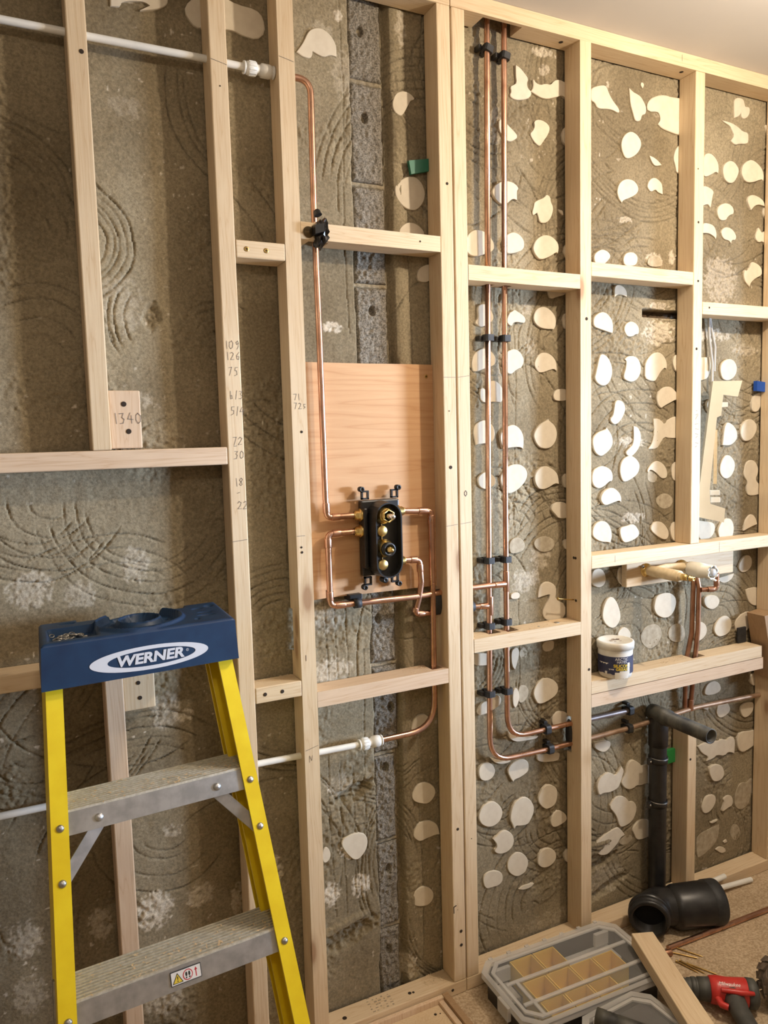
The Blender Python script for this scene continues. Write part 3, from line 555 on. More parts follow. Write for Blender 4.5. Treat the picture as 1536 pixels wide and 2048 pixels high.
def smooth_poly(P, n=2):
    for _ in range(n):
        Q = []
        for i in range(len(P)):
            a, b, c = P[i - 1], P[i], P[(i + 1) % len(P)]
            u, v = (a[0] - b[0], a[1] - b[1]), (c[0] - b[0], c[1] - b[1]); lu, lv = math.hypot(*u), math.hypot(*v)
            cs = (u[0] * v[0] + u[1] * v[1]) / max(lu * lv, 1e-9)
            if cs > 0.05: Q.append(b)                                       # keep sharp torn tips
            else: Q += [(b[0] + u[0] * 0.25, b[1] + u[1] * 0.25), (b[0] + v[0] * 0.25, b[1] + v[1] * 0.25)]
        P = Q
    return P
for line in DABS.split('\n'):
    thin = line[0] == 't'; P = [tuple(float(c) / 1000 for c in p.split(',')) for p in line.lstrip('t').split()]
    P = smooth_poly(P, 2 if len(P) < 14 else 1); cx = sum(p[0] for p in P) / len(P); cz = sum(p[1] for p in P) / len(P)
    th = 0.0022 if thin else rnd.uniform(0.0045, 0.007); n = len(P); y0 = WALL + 0.006
    tx, tz = rnd.uniform(-0.02, 0.02), rnd.uniform(-0.02, 0.02)
    yy = lambda p, k: WALL - th * k - (p[0] - cx) * tx * k - (p[1] - cz) * tz * k
    inn = [(cx + (p[0] - cx) * 0.965, cz + (p[1] - cz) * 0.965) for p in P]
    vs = [(p[0], y0, p[1]) for p in P] + [(p[0], yy(p, 0.75), p[1]) for p in P] + [(p[0], yy(p, 1), p[1]) for p in inn]
    fs = [(i, n + i, n + (i + 1) % n, (i + 1) % n) for i in range(n)] + [(n + i, 2 * n + i, 2 * n + (i + 1) % n, n + (i + 1) % n) for i in range(n)] + [tuple(range(2 * n, 3 * n))]
    mb = MB(); mb.v = [(a - cx, b, c - cz) for a, b, c in vs]; mb.f = fs; mb.sm = [False] * len(fs)
    o = mb.build('adhesive_dab', M['thin_dab'] if thin else M['dab'], wall); o.location = (cx, 0, cz)

# the rest of the room
fb = MB(); fb.box(-1.35, 4.95, -3.1, 0.12, FLOOR - 0.06, FLOOR); tag(fb.build('floor', M['floor']), kind='structure')
cb = MB(); cb.box(-1.35, 4.95, -3.1, 0.12, CEIL, CEIL + 0.06); tag(cb.build('ceiling', M['ceiling']), kind='structure')
wb = MB(); wb.box(-1.40, -1.35, -3.1, 0.12, FLOOR, CEIL); tag(wb.build('wall_left', M['paint']), kind='structure')
wb = MB(); wb.box(-1.40, 5.0, -3.15, -3.1, FLOOR, CEIL); tag(wb.build('wall_front', M['paint']), kind='structure')
wb = MB(); X0, X1 = 4.95, 5.0                                               # right wall with its window opening
wb.box(X0, X1, -3.1, -2.65, FLOOR, CEIL); wb.box(X0, X1, -1.65, 0.12, FLOOR, CEIL); wb.box(X0, X1, -2.65, -1.65, FLOOR, -0.55); wb.box(X0, X1, -2.65, -1.65, 0.40, CEIL)
wr = wb.build('wall_right', M['paint']); tag(wr, kind='structure')
wf = MB()
for a, b, c, d in ((-2.65, -2.60, -0.55, 0.40), (-1.70, -1.65, -0.55, 0.40), (-2.60, -1.70, -0.55, -0.50), (-2.60, -1.70, 0.35, 0.40)): wf.box(4.96, 5.02, a, b, c, d)
tag(wf.build('window_1', M['white']), kind='structure')

# ------------------------------------------------------------------ timber frame
def board(name, parent, x0, x1, z0, z1, y0=0.0, y1=0.063, vert=None, m=None, bev=0.0025, notches=None):
    """one length of timber, its grain along its own local z; notches: (from, to, depth) cut out of the back"""
    vert = (z1 - z0) > (x1 - x0) if vert is None else vert
    L = (z1 - z0) if vert else (x1 - x0); w = (x1 - x0) if vert else (z1 - z0); t = y1 - y0; b = MB()
    if notches:
        s0 = z0 if vert else x0; poly = [(0, 0), (0, L), (t, L)]
        for a, c, d in sorted(notches, reverse=True): poly += [(t, c - s0), (t - d, c - s0), (t - d, a - s0), (t, a - s0)]
        poly += [(t, 0)]; b.prism(poly, lambda p, q, d: (d, p, q), 0, w)
    else: b.box(0, w, 0, t, 0, L, bev)
    o = b.build(name, m or M['timber'], parent)
    if vert: o.location = (x0, y0, z0)
    else: o.rotation_euler = (0, math.radians(90), 0); o.location = (x0, y0, z1)     # local z -> world x, local x -> world -z
    return o
def sub(mb, parent, name, mt):
    """a detail given in world coordinates, hung under a board"""
    loc = Matrix.Translation(parent.location) @ parent.rotation_euler.to_matrix().to_4x4(); inv = loc.inverted()
    mb.v = [tuple(inv @ Vector(p)) for p in mb.v]; return mb.build(name, mt, parent)
def screw_hole(parent, x, y, z, axis=(0, -1, 0), r=0.0042, m='hole'):
    b = MB(); b.lathe((x, y, z), axis, [(0.0, r), (0.0004, r), (0.0005, r * 0.8), (0.0004, 0)], 14); sub(b, parent, 'screw_hole', M[m])
def screw_head(parent, x, y, z, axis=(0, -1, 0), r=0.0042):
    b = MB(); b.lathe((x, y, z), axis, [(0.0, r + 0.0012), (0.0005, r + 0.001), (0.0006, r * 0.8), (0.0003, 0)], 14); o = sub(b, parent, 'screw_head', M['screw'])
    c = MB(); A = Vector(axis); u = Vector((1, 0, 0)); v = A.cross(u)
    for d, e in ((u, v), (v, u)):
        p = Vector((x, y, z)) + A * 0.0009; c.add([p + d * r * 0.6 + e * 0.0007, p - d * r * 0.6 + e * 0.0007, p - d * r * 0.6 - e * 0.0007, p + d * r * 0.6 - e * 0.0007], [(0, 1, 2, 3)])
    sub(c, parent, 'screw_recess', M['hole'])

GL = {'0': [[(.5,1),(.15,.8),(.1,.3),(.4,0),(.8,.2),(.85,.7),(.5,1)]], '1': [[(.4,1),(.55,0)]], '2': [[(.1,.8),(.4,1),(.8,.8),(.6,.45),(.1,0),(.9,.05)]],
      '3': [[(.1,.95),(.8,1),(.45,.6),(.8,.4),(.6,.05),(.1,0)]], '4': [[(.55,1),(.1,.4),(.95,.4)],[(.7,.75),(.65,0)]], '5': [[(.85,1),(.3,1),(.2,.6),(.7,.55),(.75,.15),(.15,0)]],
      '6': [[(.7,1),(.2,.5),(.25,.05),(.7,.05),(.75,.4),(.25,.4)]], '7': [[(.1,1),(.85,1),(.4,0)]], '8': [[(.5,.5),(.2,.8),(.5,1),(.8,.8),(.2,.2),(.5,0),(.8,.2),(.5,.5)]],
      '9': [[(.75,.7),(.4,.55),(.2,.8),(.5,1),(.75,.8),(.7,.3),(.5,0)]], '-': [[(.2,.5),(.8,.55)]], '/': [[(.7,1.1),(.3,-.1)]], 'b': [[(.2,1),(.25,0),(.7,.1),(.6,.45),(.25,.4)]], 's': [[(.8,.7),(.4,.75),(.35,.45),(.75,.3),(.3,0)]], '|': [[(.5,1),(.5,0)]], 'N': [[(.1,0),(.2,1),(.7,.2),(.9,1)]], '.': [[(.45,.1),(.55,.05)]], 'O': [[(.5,1),(.1,.7),(.1,.3),(.5,0),(.9,.3),(.9,.7),(.5,1)]]}
def scribble(parent, txt, x, z, h, y=-0.0006, lw=0.0009, jit=0.08, slant=0.0):
    b = MB(); cx = x
    for ch in txt:
        w = h * (0.35 if ch in '1/.|' else 0.62)
        for stroke in GL.get(ch, []):
            P = [(cx + (a + slant * c) * w + rnd.uniform(-jit, jit) * w * 0.5, z + c * h + rnd.uniform(-jit, jit) * h * 0.4) for a, c in stroke]
            for p, q in zip(P, P[1:]):
                d = Vector((q[0] - p[0], q[1] - p[1])); d = d / max(d.length, 1e-6) * lw / 2; nn = (-d.y, d.x)
                b.add([(p[0] + nn[0] - d.x, y, p[1] + nn[1] - d.y), (q[0] + nn[0] + d.x, y, q[1] + nn[1] + d.y), (q[0] - nn[0] + d.x, y, q[1] - nn[1] + d.y), (p[0] - nn[0] - d.x, y, p[1] - nn[1] - d.y)], [(0, 1, 2, 3)])
        cx += w * 1.25
    sub(b, parent, 'pencil_mark', M['pencil'])
def line_mark(parent, x0, z0, x1, z1, lw=0.0008, y=-0.0006):
    b = MB(); d = Vector((x1 - x0, z1 - z0)).normalized() * lw / 2; n = (-d.y, d.x)
    b.add([(x0 + n[0], y, z0 + n[1]), (x1 + n[0], y, z1 + n[1]), (x1 - n[0], y, z1 - n[1]), (x0 - n[0], y, z0 - n[1])], [(0, 1, 2, 3)]); sub(b, parent, 'pencil_mark', M['pencil'])

W = 0.038; BP = FLOOR + 0.038; TP = 1.0855
def stud(parent, x, z0=None, z1=None, **kw): return board('stud', parent, x, x + W, BP if z0 is None else z0, TP if z1 is None else z1, vert=True, **kw)
FL = thing('timber_stud_frame', 'pale timber stud frame standing behind the stepladder, carrying the shower valve bay', 'stud frame', (0.3, 0.03, FLOOR))
FR = thing('timber_stud_frame', 'pale timber stud frame on the right with the tub and basin pipes in its bays', 'stud frame', (1.6, 0.03, FLOOR))
for f in (FL, FR): f.location = (0, 0, 0)
# left frame
s1 = stud(FL, 0.0738, 0.0305); s1b = stud(FL, 0.0680, BP, -0.4525, m=M['timber2'])
s2 = stud(FL, 0.3563); s3 = stud(FL, 0.5095, notches=[(-0.470, -0.365, 0.014)]); s4 = stud(FL, 0.9160)
tpl = board('top_plate', FL, -0.6, 0.9550, TP, CEIL - 0.0005); bpl = board('bottom_plate', FL, -0.6, 0.9550, FLOOR + 0.0005, BP - 0.0003)
r1 = board('rail', FL, -0.6, 0.3555, -0.0090, 0.0300, m=M['timber2']); r2 = board('rail', FL, -0.6, 0.3555, -0.4520, -0.4140)
nC = board('noggin', FL, 0.3950, 0.5088, 0.4450, 0.4830); nL = board('noggin', FL, 0.3950, 0.5088, -0.5680, -0.5300)
nD = board('noggin', FL, 0.5482, 0.9155, 0.4980, 0.5360, notches=[(0.572, 0.622, 0.045)]); nE = board('noggin', FL, 0.5482, 0.9155, -0.6040, -0.5655, notches=[(0.874, 0.905, 0.05)], m=M['timber2'])
k1 = board('block', FL, 0.1125, 0.1770, 0.0330, 0.1550, y0=0.018, y1=0.056, vert=True, m=M['timber2']); k2 = board('block', FL, 0.1070, 0.1735, -0.5380, -0.4525, y0=0.018, y1=0.056, vert=True)
for x, z in ((0.1430, 0.1265), (0.1500, 0.0690)): screw_hole(k1, x, 0.0175, z, r=0.0055)
for x, z in ((0.139, -0.478), (0.141, -0.512)): screw_hole(k2, x, 0.0175, z, r=0.0045)
scribble(k1, '1340', 0.1225, 0.086, 0.0215, y=0.0172, lw=0.0011, slant=-0.1)
for x in (0.419, 0.464): screw_head(nC, x, -0.0004, 0.4640, r=0.0045)
for x in (0.418, 0.460): screw_hole(nL, x, -0.0004, -0.5480, r=0.0045)
for i, (t, z) in enumerate((('109', 0.246), ('126', 0.222), ('75', 0.188), ('b/3', 0.136), ('5/4', 0.101), ('72', 0.034), ('-', 0.022), ('30', 0.003), ('18', -0.058), ('-', -0.082), ('22', -0.110))):
    scribble(s2, t, 0.362 + 0.001 * i, z, 0.017, jit=0.14, slant=0.1)
scribble(s3, '71', 0.515, 0.133, 0.014); scribble(s3, '72s', 0.515, 0.113, 0.014); line_mark(s3, 0.5105, -0.183, 0.531, -0.183); line_mark(s3, 0.522, -0.470, 0.522, -0.484, 0.0015); scribble(s3, 'N', 0.52, -0.735, 0.016)
line_mark(s3, 0.512, -0.705, 0.545, -0.697); line_mark(s2, 0.357, -0.1835, 0.392, -0.1805); line_mark(s3, 0.511, 0.8865, 0.545, 0.880); line_mark(s2, 0.358, 0.853, 0.393, 0.846)
for st_, x, z, r in ((s1, 0.100, 0.818, 0.0045), (s2, 0.376, 0.80, 0.0015), (s3, 0.532, 0.06, 0.003), (s3, 0.521, -0.21, 0.0025), (s3, 0.522, -0.222, 0.003), (s4, 0.938, 0.665, 0.0035), (s4, 0.932, 0.105, 0.0015), (s4, 0.9335, -0.0385, 0.0045), (s4, 0.935, -1.012, 0.004), (s4, 0.940, -1.305, 0.0045), (s4, 0.940, -1.345, 0.0045), (s4, 0.930, -1.24, 0.001)):
    screw_hole(st_, x, -0.0004, z, r=r)
line_mark(s4, 0.917, 0.190, 0.953, 0.190); line_mark(s4, 0.917, -0.190, 0.953, -0.187)
b = MB(); b.tube(bend([(0.926, -0.0018, -1.226), (0.9175, -0.0018, -1.228), (0.9178, -0.0018, -1.246)], 0.002), 0.0011, 6); sub(b, s4, 'staple', M['hole'])
screw_hole(nD, 0.858, -0.0004, 0.5185, r=0.0022)
screw_hole(bpl, 0.91, -0.0004, -1.467, r=0.004); 
for x, y, r in ((0.60, 0.025, 0.006), (0.80, 0.022, 0.0035), (0.79, 0.024, 0.005)): screw_hole(bpl, x, y, BP, axis=(0, 0, 1), r=r)
b = MB()                                                                    # blurred grade stamp on the bottom plate
for k in range(26):
    i, j = k % 5, k // 5; x = 0.675 + 0.014 * i + rnd.uniform(-.003, .003); y = 0.008 + 0.010 * j
    b.box(x, x + rnd.uniform(.002, .009), y, y + rnd.uniform(.001, .004), BP - 0.0002, BP + 0.0003)
sub(b, bpl, 'grade_stamp', mat('faded grey ink', (0.34, 0.27, 0.19), 0.8))
# right frame
s5 = stud(FR, 0.9581); s6 = stud(FR, 1.3596, notches=[(-0.905, -0.795, 0.020)]); s7 = stud(FR, 1.7926, -0.3110); s7b = stud(FR, 1.7926, BP, -0.8950); s8 = stud(FR, 2.1800)
tpr = board('top_plate', FR, 0.9565, 2.9, TP, CEIL - 0.0005, notches=[(1.058, 1.178, 0.052)]); bpr = board('bottom_plate', FR, 0.9565, 2.9, FLOOR + 0.0005, BP - 0.0003)
nA = board('noggin', FR, 0.9970, 1.3590, 0.4357, 0.4740, notches=[(1.072, 1.098, 0.034), (1.127, 1.153, 0.034)])
nB = board('noggin', FR, 1.3982, 1.7920, 0.4727, 0.5110); nG = board('rail', FR, 1.3982, 2.1794, -0.3500, -0.3115)
nCc = board('noggin', FR, 1.8312, 2.1794, 0.3890, 0.4265)
nF = board('noggin', FR, 0.9970, 1.3590, -0.5365, -0.4990, notches=[(1.060, 1.100, 0.040), (1.118, 1.156, 0.046)])
rU = board('rail', FR, 1.3985, 2.1300, -0.7200, -0.6820, notches=[(1.826, 1.882, 0.048)]); rL = board('rail', FR, 1.3985, 2.1380, -0.7605, -0.7225, m=M['timber2'], notches=[(1.826, 1.882, 0.048)])
tb = board('tap_board', FR, 1.5700, 2.0350, -0.4300, -0.3510, y0=0.040, y1=0.062)
for st_, x, z, r in ((s6, 1.381, 0.3555, 0.0045), (s6, 1.389, -0.644, 0.004), (s7, 1.805, 0.81, 0.002), (s7, 1.809, 0.657, 0.0035), (s7, 1.811, 0.486, 0.0035), (s7, 1.808, 0.285, 0.004), (s7b, 1.804, -1.005, 0.004), (nCc, 1.86, 0.41, 0.003), (s5, 0.978, -1.05, 0.0015)):
    screw_hole(st_, x, -0.0004, z, r=r)
for y, z in ((0.030, -0.317), (0.022, -0.317), (0.021, -0.441)): screw_hole(s6, 1.3592, y, z, axis=(-1, 0, 0), r=0.004)
for x, y, zz, pr in ((1.32, 0.03, TP, tpr), (1.76, 0.025, TP, tpr)): screw_hole(pr, x, y, zz, axis=(0, 0, -1), r=0.006)
line_mark(s5, 0.959, 0.190, 0.995, 0.195); line_mark(s5, 0.959, -0.187, 0.995, -0.184); line_mark(nG, 1.487, -0.318, 1.487, -0.338); line_mark(nG, 1.92, -0.314, 1.92, -0.347); line_mark(tpr, 1.735, 1.118, 1.735, 1.10)
scribble(s5, 'O', 0.973, -0.115, 0.014, lw=0.0016, jit=0.03)
for k in range(9): line_mark(s7, 1.806 + rnd.uniform(-.004, .004), 0.10 - 0.014 * k, 1.818 + rnd.uniform(-.004, .004), 0.106 - 0.014 * k + rnd.uniform(-.01, .01), 0.0013)
b = MB(); b.tube([(1.3596, 0.030, -0.4400), (1.335, 0.030, -0.4365), (1.302, 0.030, -0.430)], 0.0018, 8); b.lathe((1.302, 0.030, -0.430), (-1, 0, 0.1), [(-0.001, 0.0018), (0, 0.0045), (0.0015, 0.0045), (0.002, 0)], 10); sub(b, s6, 'protruding_screw', M['screw'])
for x, y, r in ((1.225, 0.020, 0.0035), (1.295, 0.028, 0.008)):
    b = MB(); b.lathe((x, y, -0.4990), (0, 0, 1), [(0, r), (0.0008, r), (0.001, r * 0.6), (0.0004, 0)], 14); sub(b, nF, 'screw_head', M['steel'])

# plywood backing for the valve
pw = MB(); pw.prism([(0.5485, -0.352), (0.5990, -0.350), (0.5990, -0.330), (0.6120, -0.330), (0.6120, -0.350), (0.9155, -0.353), (0.9155, 0.226), (0.80, 0.2262), (0.72, 0.2255), (0.5485, 0.2265)], lambda a, b, d: (a - 0.72, d - 0.06, b + 0.06), 0.052, 0.064)
plyo = pw.build('plywood_panel', M['ply']); plyo.location = (0.72, 0.06, -0.06)
pv = [Matrix.Rotation(math.radians(90), 4, 'Y').inverted() @ v.co for v in plyo.data.vertices]
for v, c in zip(plyo.data.vertices, pv): v.co = c
plyo.rotation_euler = (0, math.radians(90), 0)
tag(plyo, 'pinkish plywood panel behind the black shower valve', 'plywood panel')
screw_head(plyo, 0.8960, 0.0516, 0.196, r=0.004)

# ------------------------------------------------------------------ shower valve
V = thing('shower_valve', 'black concealed shower valve body with brass cartridges screwed to plywood', 'shower valve', (0.742, 0.05, -0.21))
vw = at_world(V)
def stadium(cx, cz, hw, hh, n=12):
    P = []
    for k in range(n + 1): a = math.pi * k / n; P.append((cx + hw * math.cos(a), cz + (hh - hw) + hw * math.sin(a)))
    for k in range(n + 1): a = math.pi + math.pi * k / n; P.append((cx + hw * math.cos(a), cz - (hh - hw) + hw * math.sin(a)))
    return P
b = MB(); b.box(0.690, 0.796, 0.026, 0.046, -0.302, -0.112, 0.004); b.box(0.690, 0.70, 0.010, 0.03, -0.28, -0.13, 0.003); bk = vw(b, 'back_plate', M['black'])
# open oval housing: outer wall, rim, inner wall, floor
b = MB(); o_ = stadium(0.741, -0.2095, 0.036, 0.0935); i_ = stadium(0.741, -0.2095, 0.0325, 0.090); n = len(o_)
rings = [[(x, 0.030, z) for x, z in stadium(0.741, -0.2095, 0.0385, 0.096)], [(x, -0.024, z) for x, z in o_], [(x, -0.024, z) for x, z in i_], [(x, -0.001, z) for x, z in i_]]
b.v = sum(rings, []); b.f = [(r * n + i, r * n + (i + 1) % n, (r + 1) * n + (i + 1) % n, (r + 1) * n + i) for r in range(3) for i in range(n)] + [tuple(range(3 * n, 4 * n))]; b.sm = [False] * len(b.f)
hs = vw(b, 'housing', M['black'])
def lug(x, z, sx, sz):
    b = MB(); t = 0.0035; y0, y1 = 0.030, 0.038
    b.box(x, x + sx * 0.004, y0, y1, min(z, z + sz * 0.018), max(z, z + sz * 0.018)) if sx > 0 else b.box(x - 0.004, x, y0, y1, min(z, z + sz * 0.018), max(z, z + sz * 0.018))
    e = x + sx * 0.020; b.box(min(e, e - sx * 0.004), max(e, e - sx * 0.004), y0, y1, min(z, z + sz * 0.022), max(z, z + sz * 0.022))
    b.box(min(x, e), max(x, e), y0, y1, min(z + sz * 0.018, z + sz * 0.022), max(z + sz * 0.018, z + sz * 0.022)); b.box(min(x, e), max(x, e), y0, y1, min(z, z + sz * 0.004), max(z, z + sz * 0.004))
    ex, ez = (e, z + sz * 0.026); b.lathe((ex, 0.040, ez), (0, -1, 0), [(0, 0.0068), (0.014, 0.0068), (0.014, 0.0035), (0.004, 0.0035)], 14)
    lg = vw(b, 'fixing_lug', M['black']); c = MB(); c.lathe((ex, 0.034, ez), (0, -1, 0), [(0, 0.0034), (0.005, 0.003), (0.006, 0)], 10); vw(c, 'screw', M['steel'], lg)
lug(0.714, -0.110, -1, 1); lug(0.776, -0.110, 1, 1); lug(0.716, -0.304, -1, -1); lug(0.772, -0.304, 1, -1)
b = MB(); b.lathe((0.7440, 0.030, -0.3135), (0, -1, 0), [(0, 0.008), (0.02, 0.008), (0.0205, 0.003), (0.016, 0.0)], 14); vw(b, 'drain_plug', M['black'])
def cartridge(z, kind):
    b = MB()
    if kind == 'flow':
        b.lathe((0.735, 0.0, z), (0, -1, 0), [(0, 0.0215), (0.010, 0.0220), (0.012, 0.0195), (0.024, 0.0185), (0.026, 0.014)], 20); p = vw(b, 'cartridge', M['brass'])
        b = MB(); b.lathe((0.735, -0.024, z), (0, -1, 0), [(0, 0.0165), (0.014, 0.0165), (0.0142, 0.0140), (0.002, 0.0140)], 6); vw(b, 'hex_collar', M['brass'], p)
        b = MB(); b.lathe((0.735, -0.026, z), (0, -1, 0), [(0, 0.0065), (0.034, 0.0062), (0.036, 0.0045), (0.0362, 0)], 16); vw(b, 'spindle', M['chrome'], p)
        b = MB(); b.lathe((0.735, -0.0622, z), (0, -1, 0), [(0, 0.0022), (0.0006, 0.0022), (0.0007, 0)], 10); vw(b, 'spindle_screw', M['steel'], p)
    else:
        b.lathe((0.735, 0.0, z), (0, -1, 0), [(0, 0.0225), (0.008, 0.0230), (0.013, 0.019), (0.020, 0.019), (0.0205, 0.017), (0.028, 0.017)], 20); p = vw(b, 'cartridge', M['brass'])
        b = MB(); b.lathe((0.735, -0.024, z), (0, -1, 0), [(0, 0.0175), (0.012, 0.0170), (0.0125, 0.012), (0.006, 0.011), (0.005, 0)], 20); vw(b, 'stop_ring', M['black'], p)
        b = MB(); b.lathe((0.735, -0.026, z), (0, -1, 0), [(0, 0.0075), (0.014, 0.007), (0.015, 0.0055), (0.024, 0.0048), (0.026, 0.003), (0.0262, 0)], 16); vw(b, 'spindle', M['brass'], p)
cartridge(-0.1480, 'flow'); cartridge(-0.2300, 'stop')
for z in (-0.1870, -0.2715):
    b = MB(); b.lathe((0.7300, -0.0012, z), (0, -1, 0), [(0, 0.0135), (0.007, 0.0135), (0.008, 0.0125), (0.0081, 0)], 22); vw(b, 'brass_cap', M['brass'])
b = MB(); b.box(0.7290, 0.7310, -0.0045, 0.0005, -0.265, -0.16); vw(b, 'brass_web', M['brass'])
for x, z, s in ((0.690, -0.1475, -1), (0.690, -0.1875, -1), (0.790, -0.1450, 1), (0.790, -0.2720, 1)):
    b = MB(); b.lathe((x, 0.030, z), (s, 0, 0), [(0, 0.0165), (0.004, 0.0165), (0.0042, 0.0125), (0.0145, 0.0125), (0.0146, 0.0095), (0.02, 0.0095)], 6 if s < 0 else 18); vw(b, 'compression_nut', M['brass'])

# ------------------------------------------------------------------ pipes
R15 = 0.0076
def pipe(name, label, cat, pts, r=R15, rad=0.030, m='copper', fittings=(), root=None, group=None, seg=14):
    o = root or thing(name, label, cat, pts[0][:3], group=group); w = at_world(o)
    b = MB(); b.tube(bend(pts, rad), r, seg); w(b, 'tube', M[m])
    for p, q, fr in fittings:                                              # sockets of capillary fittings, given as short axes
        b = MB(); P, Q = Vector(p), Vector(q); L = (Q - P).length; b.lathe(P, Q - P, [(0, r), (0.0, fr * 0.97), (0.0012, fr), (L - 0.0012, fr), (L, fr * 0.97), (L, r)], 16); w(b, 'fitting', M[m])
    return o
Y = 0.030; E_ = 0.0090
pipe('copper_pipe', 'tall copper pipe dropping from behind the stud to the upper left valve inlet', 'pipe',
     [(0.5300, Y, 0.8620), (0.5955, Y, 0.8620, 0.052), (0.5935, Y, 0.562), (0.5960, Y, 0.30), (0.5980, Y, -0.10), (0.6000, Y, -0.1475, 0.014), (0.672, Y, -0.1475)],
     fittings=[((0.5992, Y, -0.112), (0.5998, Y, -0.136), E_), ((0.612, Y, -0.1475), (0.634, Y, -0.1475), E_)])
pipe('copper_pipe', 'copper pipe from the lower left valve inlet, turning right below the plywood', 'pipe',
     [(0.672, Y, -0.1875), (0.6010, Y, -0.1875, 0.014), (0.6010, Y, -0.3660, 0.016), (0.836, Y, -0.3705), (1.010, 0.036, -0.3670), (1.090, 0.040, -0.3690), (1.1350, 0.045, -0.3710)],
     fittings=[((0.634, Y, -0.1875), (0.613, Y, -0.1875), E_), ((0.6010, Y, -0.199), (0.6010, Y, -0.222), E_), ((0.6010, Y, -0.330), (0.6010, Y, -0.352), E_), ((0.614, Y, -0.3665), (0.640, Y, -0.367), E_), ((1.09, 0.040, -0.369), (1.128, 0.0445, -0.3708), E_)])
pipe('copper_pipe', 'copper pipe from the upper right valve outlet, down through the noggin to a white coupling', 'pipe',
     [(0.806, Y, -0.1455), (0.8905, Y, -0.1500, 0.012), (0.8900, Y, -0.40), (0.8880, Y, -0.7320, 0.080), (0.716, Y, -0.7320)],
     fittings=[((0.852, Y, -0.148), (0.880, Y, -0.1492), E_), ((0.8905, Y, -0.161), (0.8904, Y, -0.183), E_)])
pipe('copper_pipe', 'short bowed copper pipe from the lower right valve outlet to the foam sleeve', 'pipe',
     [(0.806, Y, -0.2720), (0.8530, Y, -0.2740, 0.014), (0.8570, Y, -0.335), (0.8500, Y, -0.372), (0.8390, Y + 0.006, -0.4170, 0.012), (0.905, Y + 0.012, -0.4230), (1.015, 0.045, -0.4220), (1.0760, 0.045, -0.4260)],
     fittings=[((0.826, Y, -0.2728), (0.845, Y, -0.2735), E_), ((0.8535, Y, -0.286), (0.8545, Y, -0.306), E_), ((0.842, Y + .005, -0.400), (0.8395, Y + .006, -0.412), E_), ((0.848, Y + .007, -0.4180), (0.866, Y + 0.008, -0.4195), E_), ((1.045, 0.045, -0.424), (1.070, 0.045, -0.4257), E_)])
# white plastic pipes with push-fit couplings
def coupling(root, x0, x1, z, r=0.0145, y=Y):
    w = at_world(root); b = MB(); L = x1 - x0
    b.lathe((x0, y, z), (1, 0, 0), [(0, 0.009), (0, r * .92), (.003, r * .92), (.0035, r * .8), (.006, r * .8), (.0065, r * .9), (.012, r), (L * .40, r), (L * .44, r * .72), (L * .54, r * .72), (L * .58, r), (L - .012, r), (L - .0065, r * .9), (L - .006, r * .8), (L - .0035, r * .8), (L - .003, r * .92), (L, r * .92), (L, .009)], 20)
    cp = w(b, 'push_fit_coupling', M['white'])
    for k in range(12):
        a = 2 * math.pi * k / 12; c = MB(); c.box(x0 + 0.012, x0 + L * 0.38, y + (r - .0003) * math.cos(a) - .001, y + (r - .0003) * math.cos(a) + .001, z + (r - .0003) * math.sin(a) - .001, z + (r - .0003) * math.sin(a) + .001); w(c, 'grip_rib', M['white'], cp)
wt = pipe('plastic_pipe', 'white plastic pipe running along the top left through the studs to a white coupling', 'pipe', [(-0.62, Y, 0.864), (0.10, Y, 0.8635), (0.35, Y, 0.8645), (0.50, Y, 0.8625)], m='white', r=0.0078)
coupling(wt, 0.4380, 0.5080, 0.8625, 0.0150)
wl = pipe('plastic_pipe', 'white plastic pipe running low behind the stepladder to a white coupling', 'pipe', [(-0.62, Y, -0.715), (-0.05, Y, -0.717), (0.40, Y, -0.7240), (0.70, Y, -0.7325)], m='white', r=0.0078)
coupling(wl, 0.6650, 0.7300, -0.7322, 0.0150)

# two risers
P_ = 0.045
ra = pipe('copper_riser', 'left one of the two tall copper risers, its lower bend running to the far right', 'pipe',
     [(1.0930, P_, 1.118), (1.0850, P_, 0.45), (1.0780, P_, -0.134), (1.0730, P_, -0.72), (1.0720, P_, -0.8720, 0.085), (1.264, P_, -0.8765), (1.40, P_, -0.8765)],
     fittings=[((1.0795, P_, -0.400), (1.0792, P_, -0.452), E_)])
pipe('', '', '', [(1.38, P_, -0.8765), (1.60, P_, -0.8745), (1.873, P_, -0.8620), (2.06, P_, -0.8680), (2.32, P_, -0.8780)], m='tan_copper', root=ra)
rb = pipe('copper_riser', 'right one of the two tall copper risers, ending in the bay with the white tub', 'pipe',
     [(1.1460, P_, 1.118), (1.1390, P_, 0.45), (1.1340, P_, -0.137), (1.1320, P_, -0.62), (1.1320, P_, -0.8150, 0.075), (1.273, P_, -0.8150), (1.40, P_, -0.8160)],
     fittings=[((1.1335, P_, -0.335), (1.1332, P_, -0.392), E_)])
pipe('', '', '', [(1.38, P_, -0.8158), (1.598, P_, -0.8180)], m='grey_copper', root=rb)
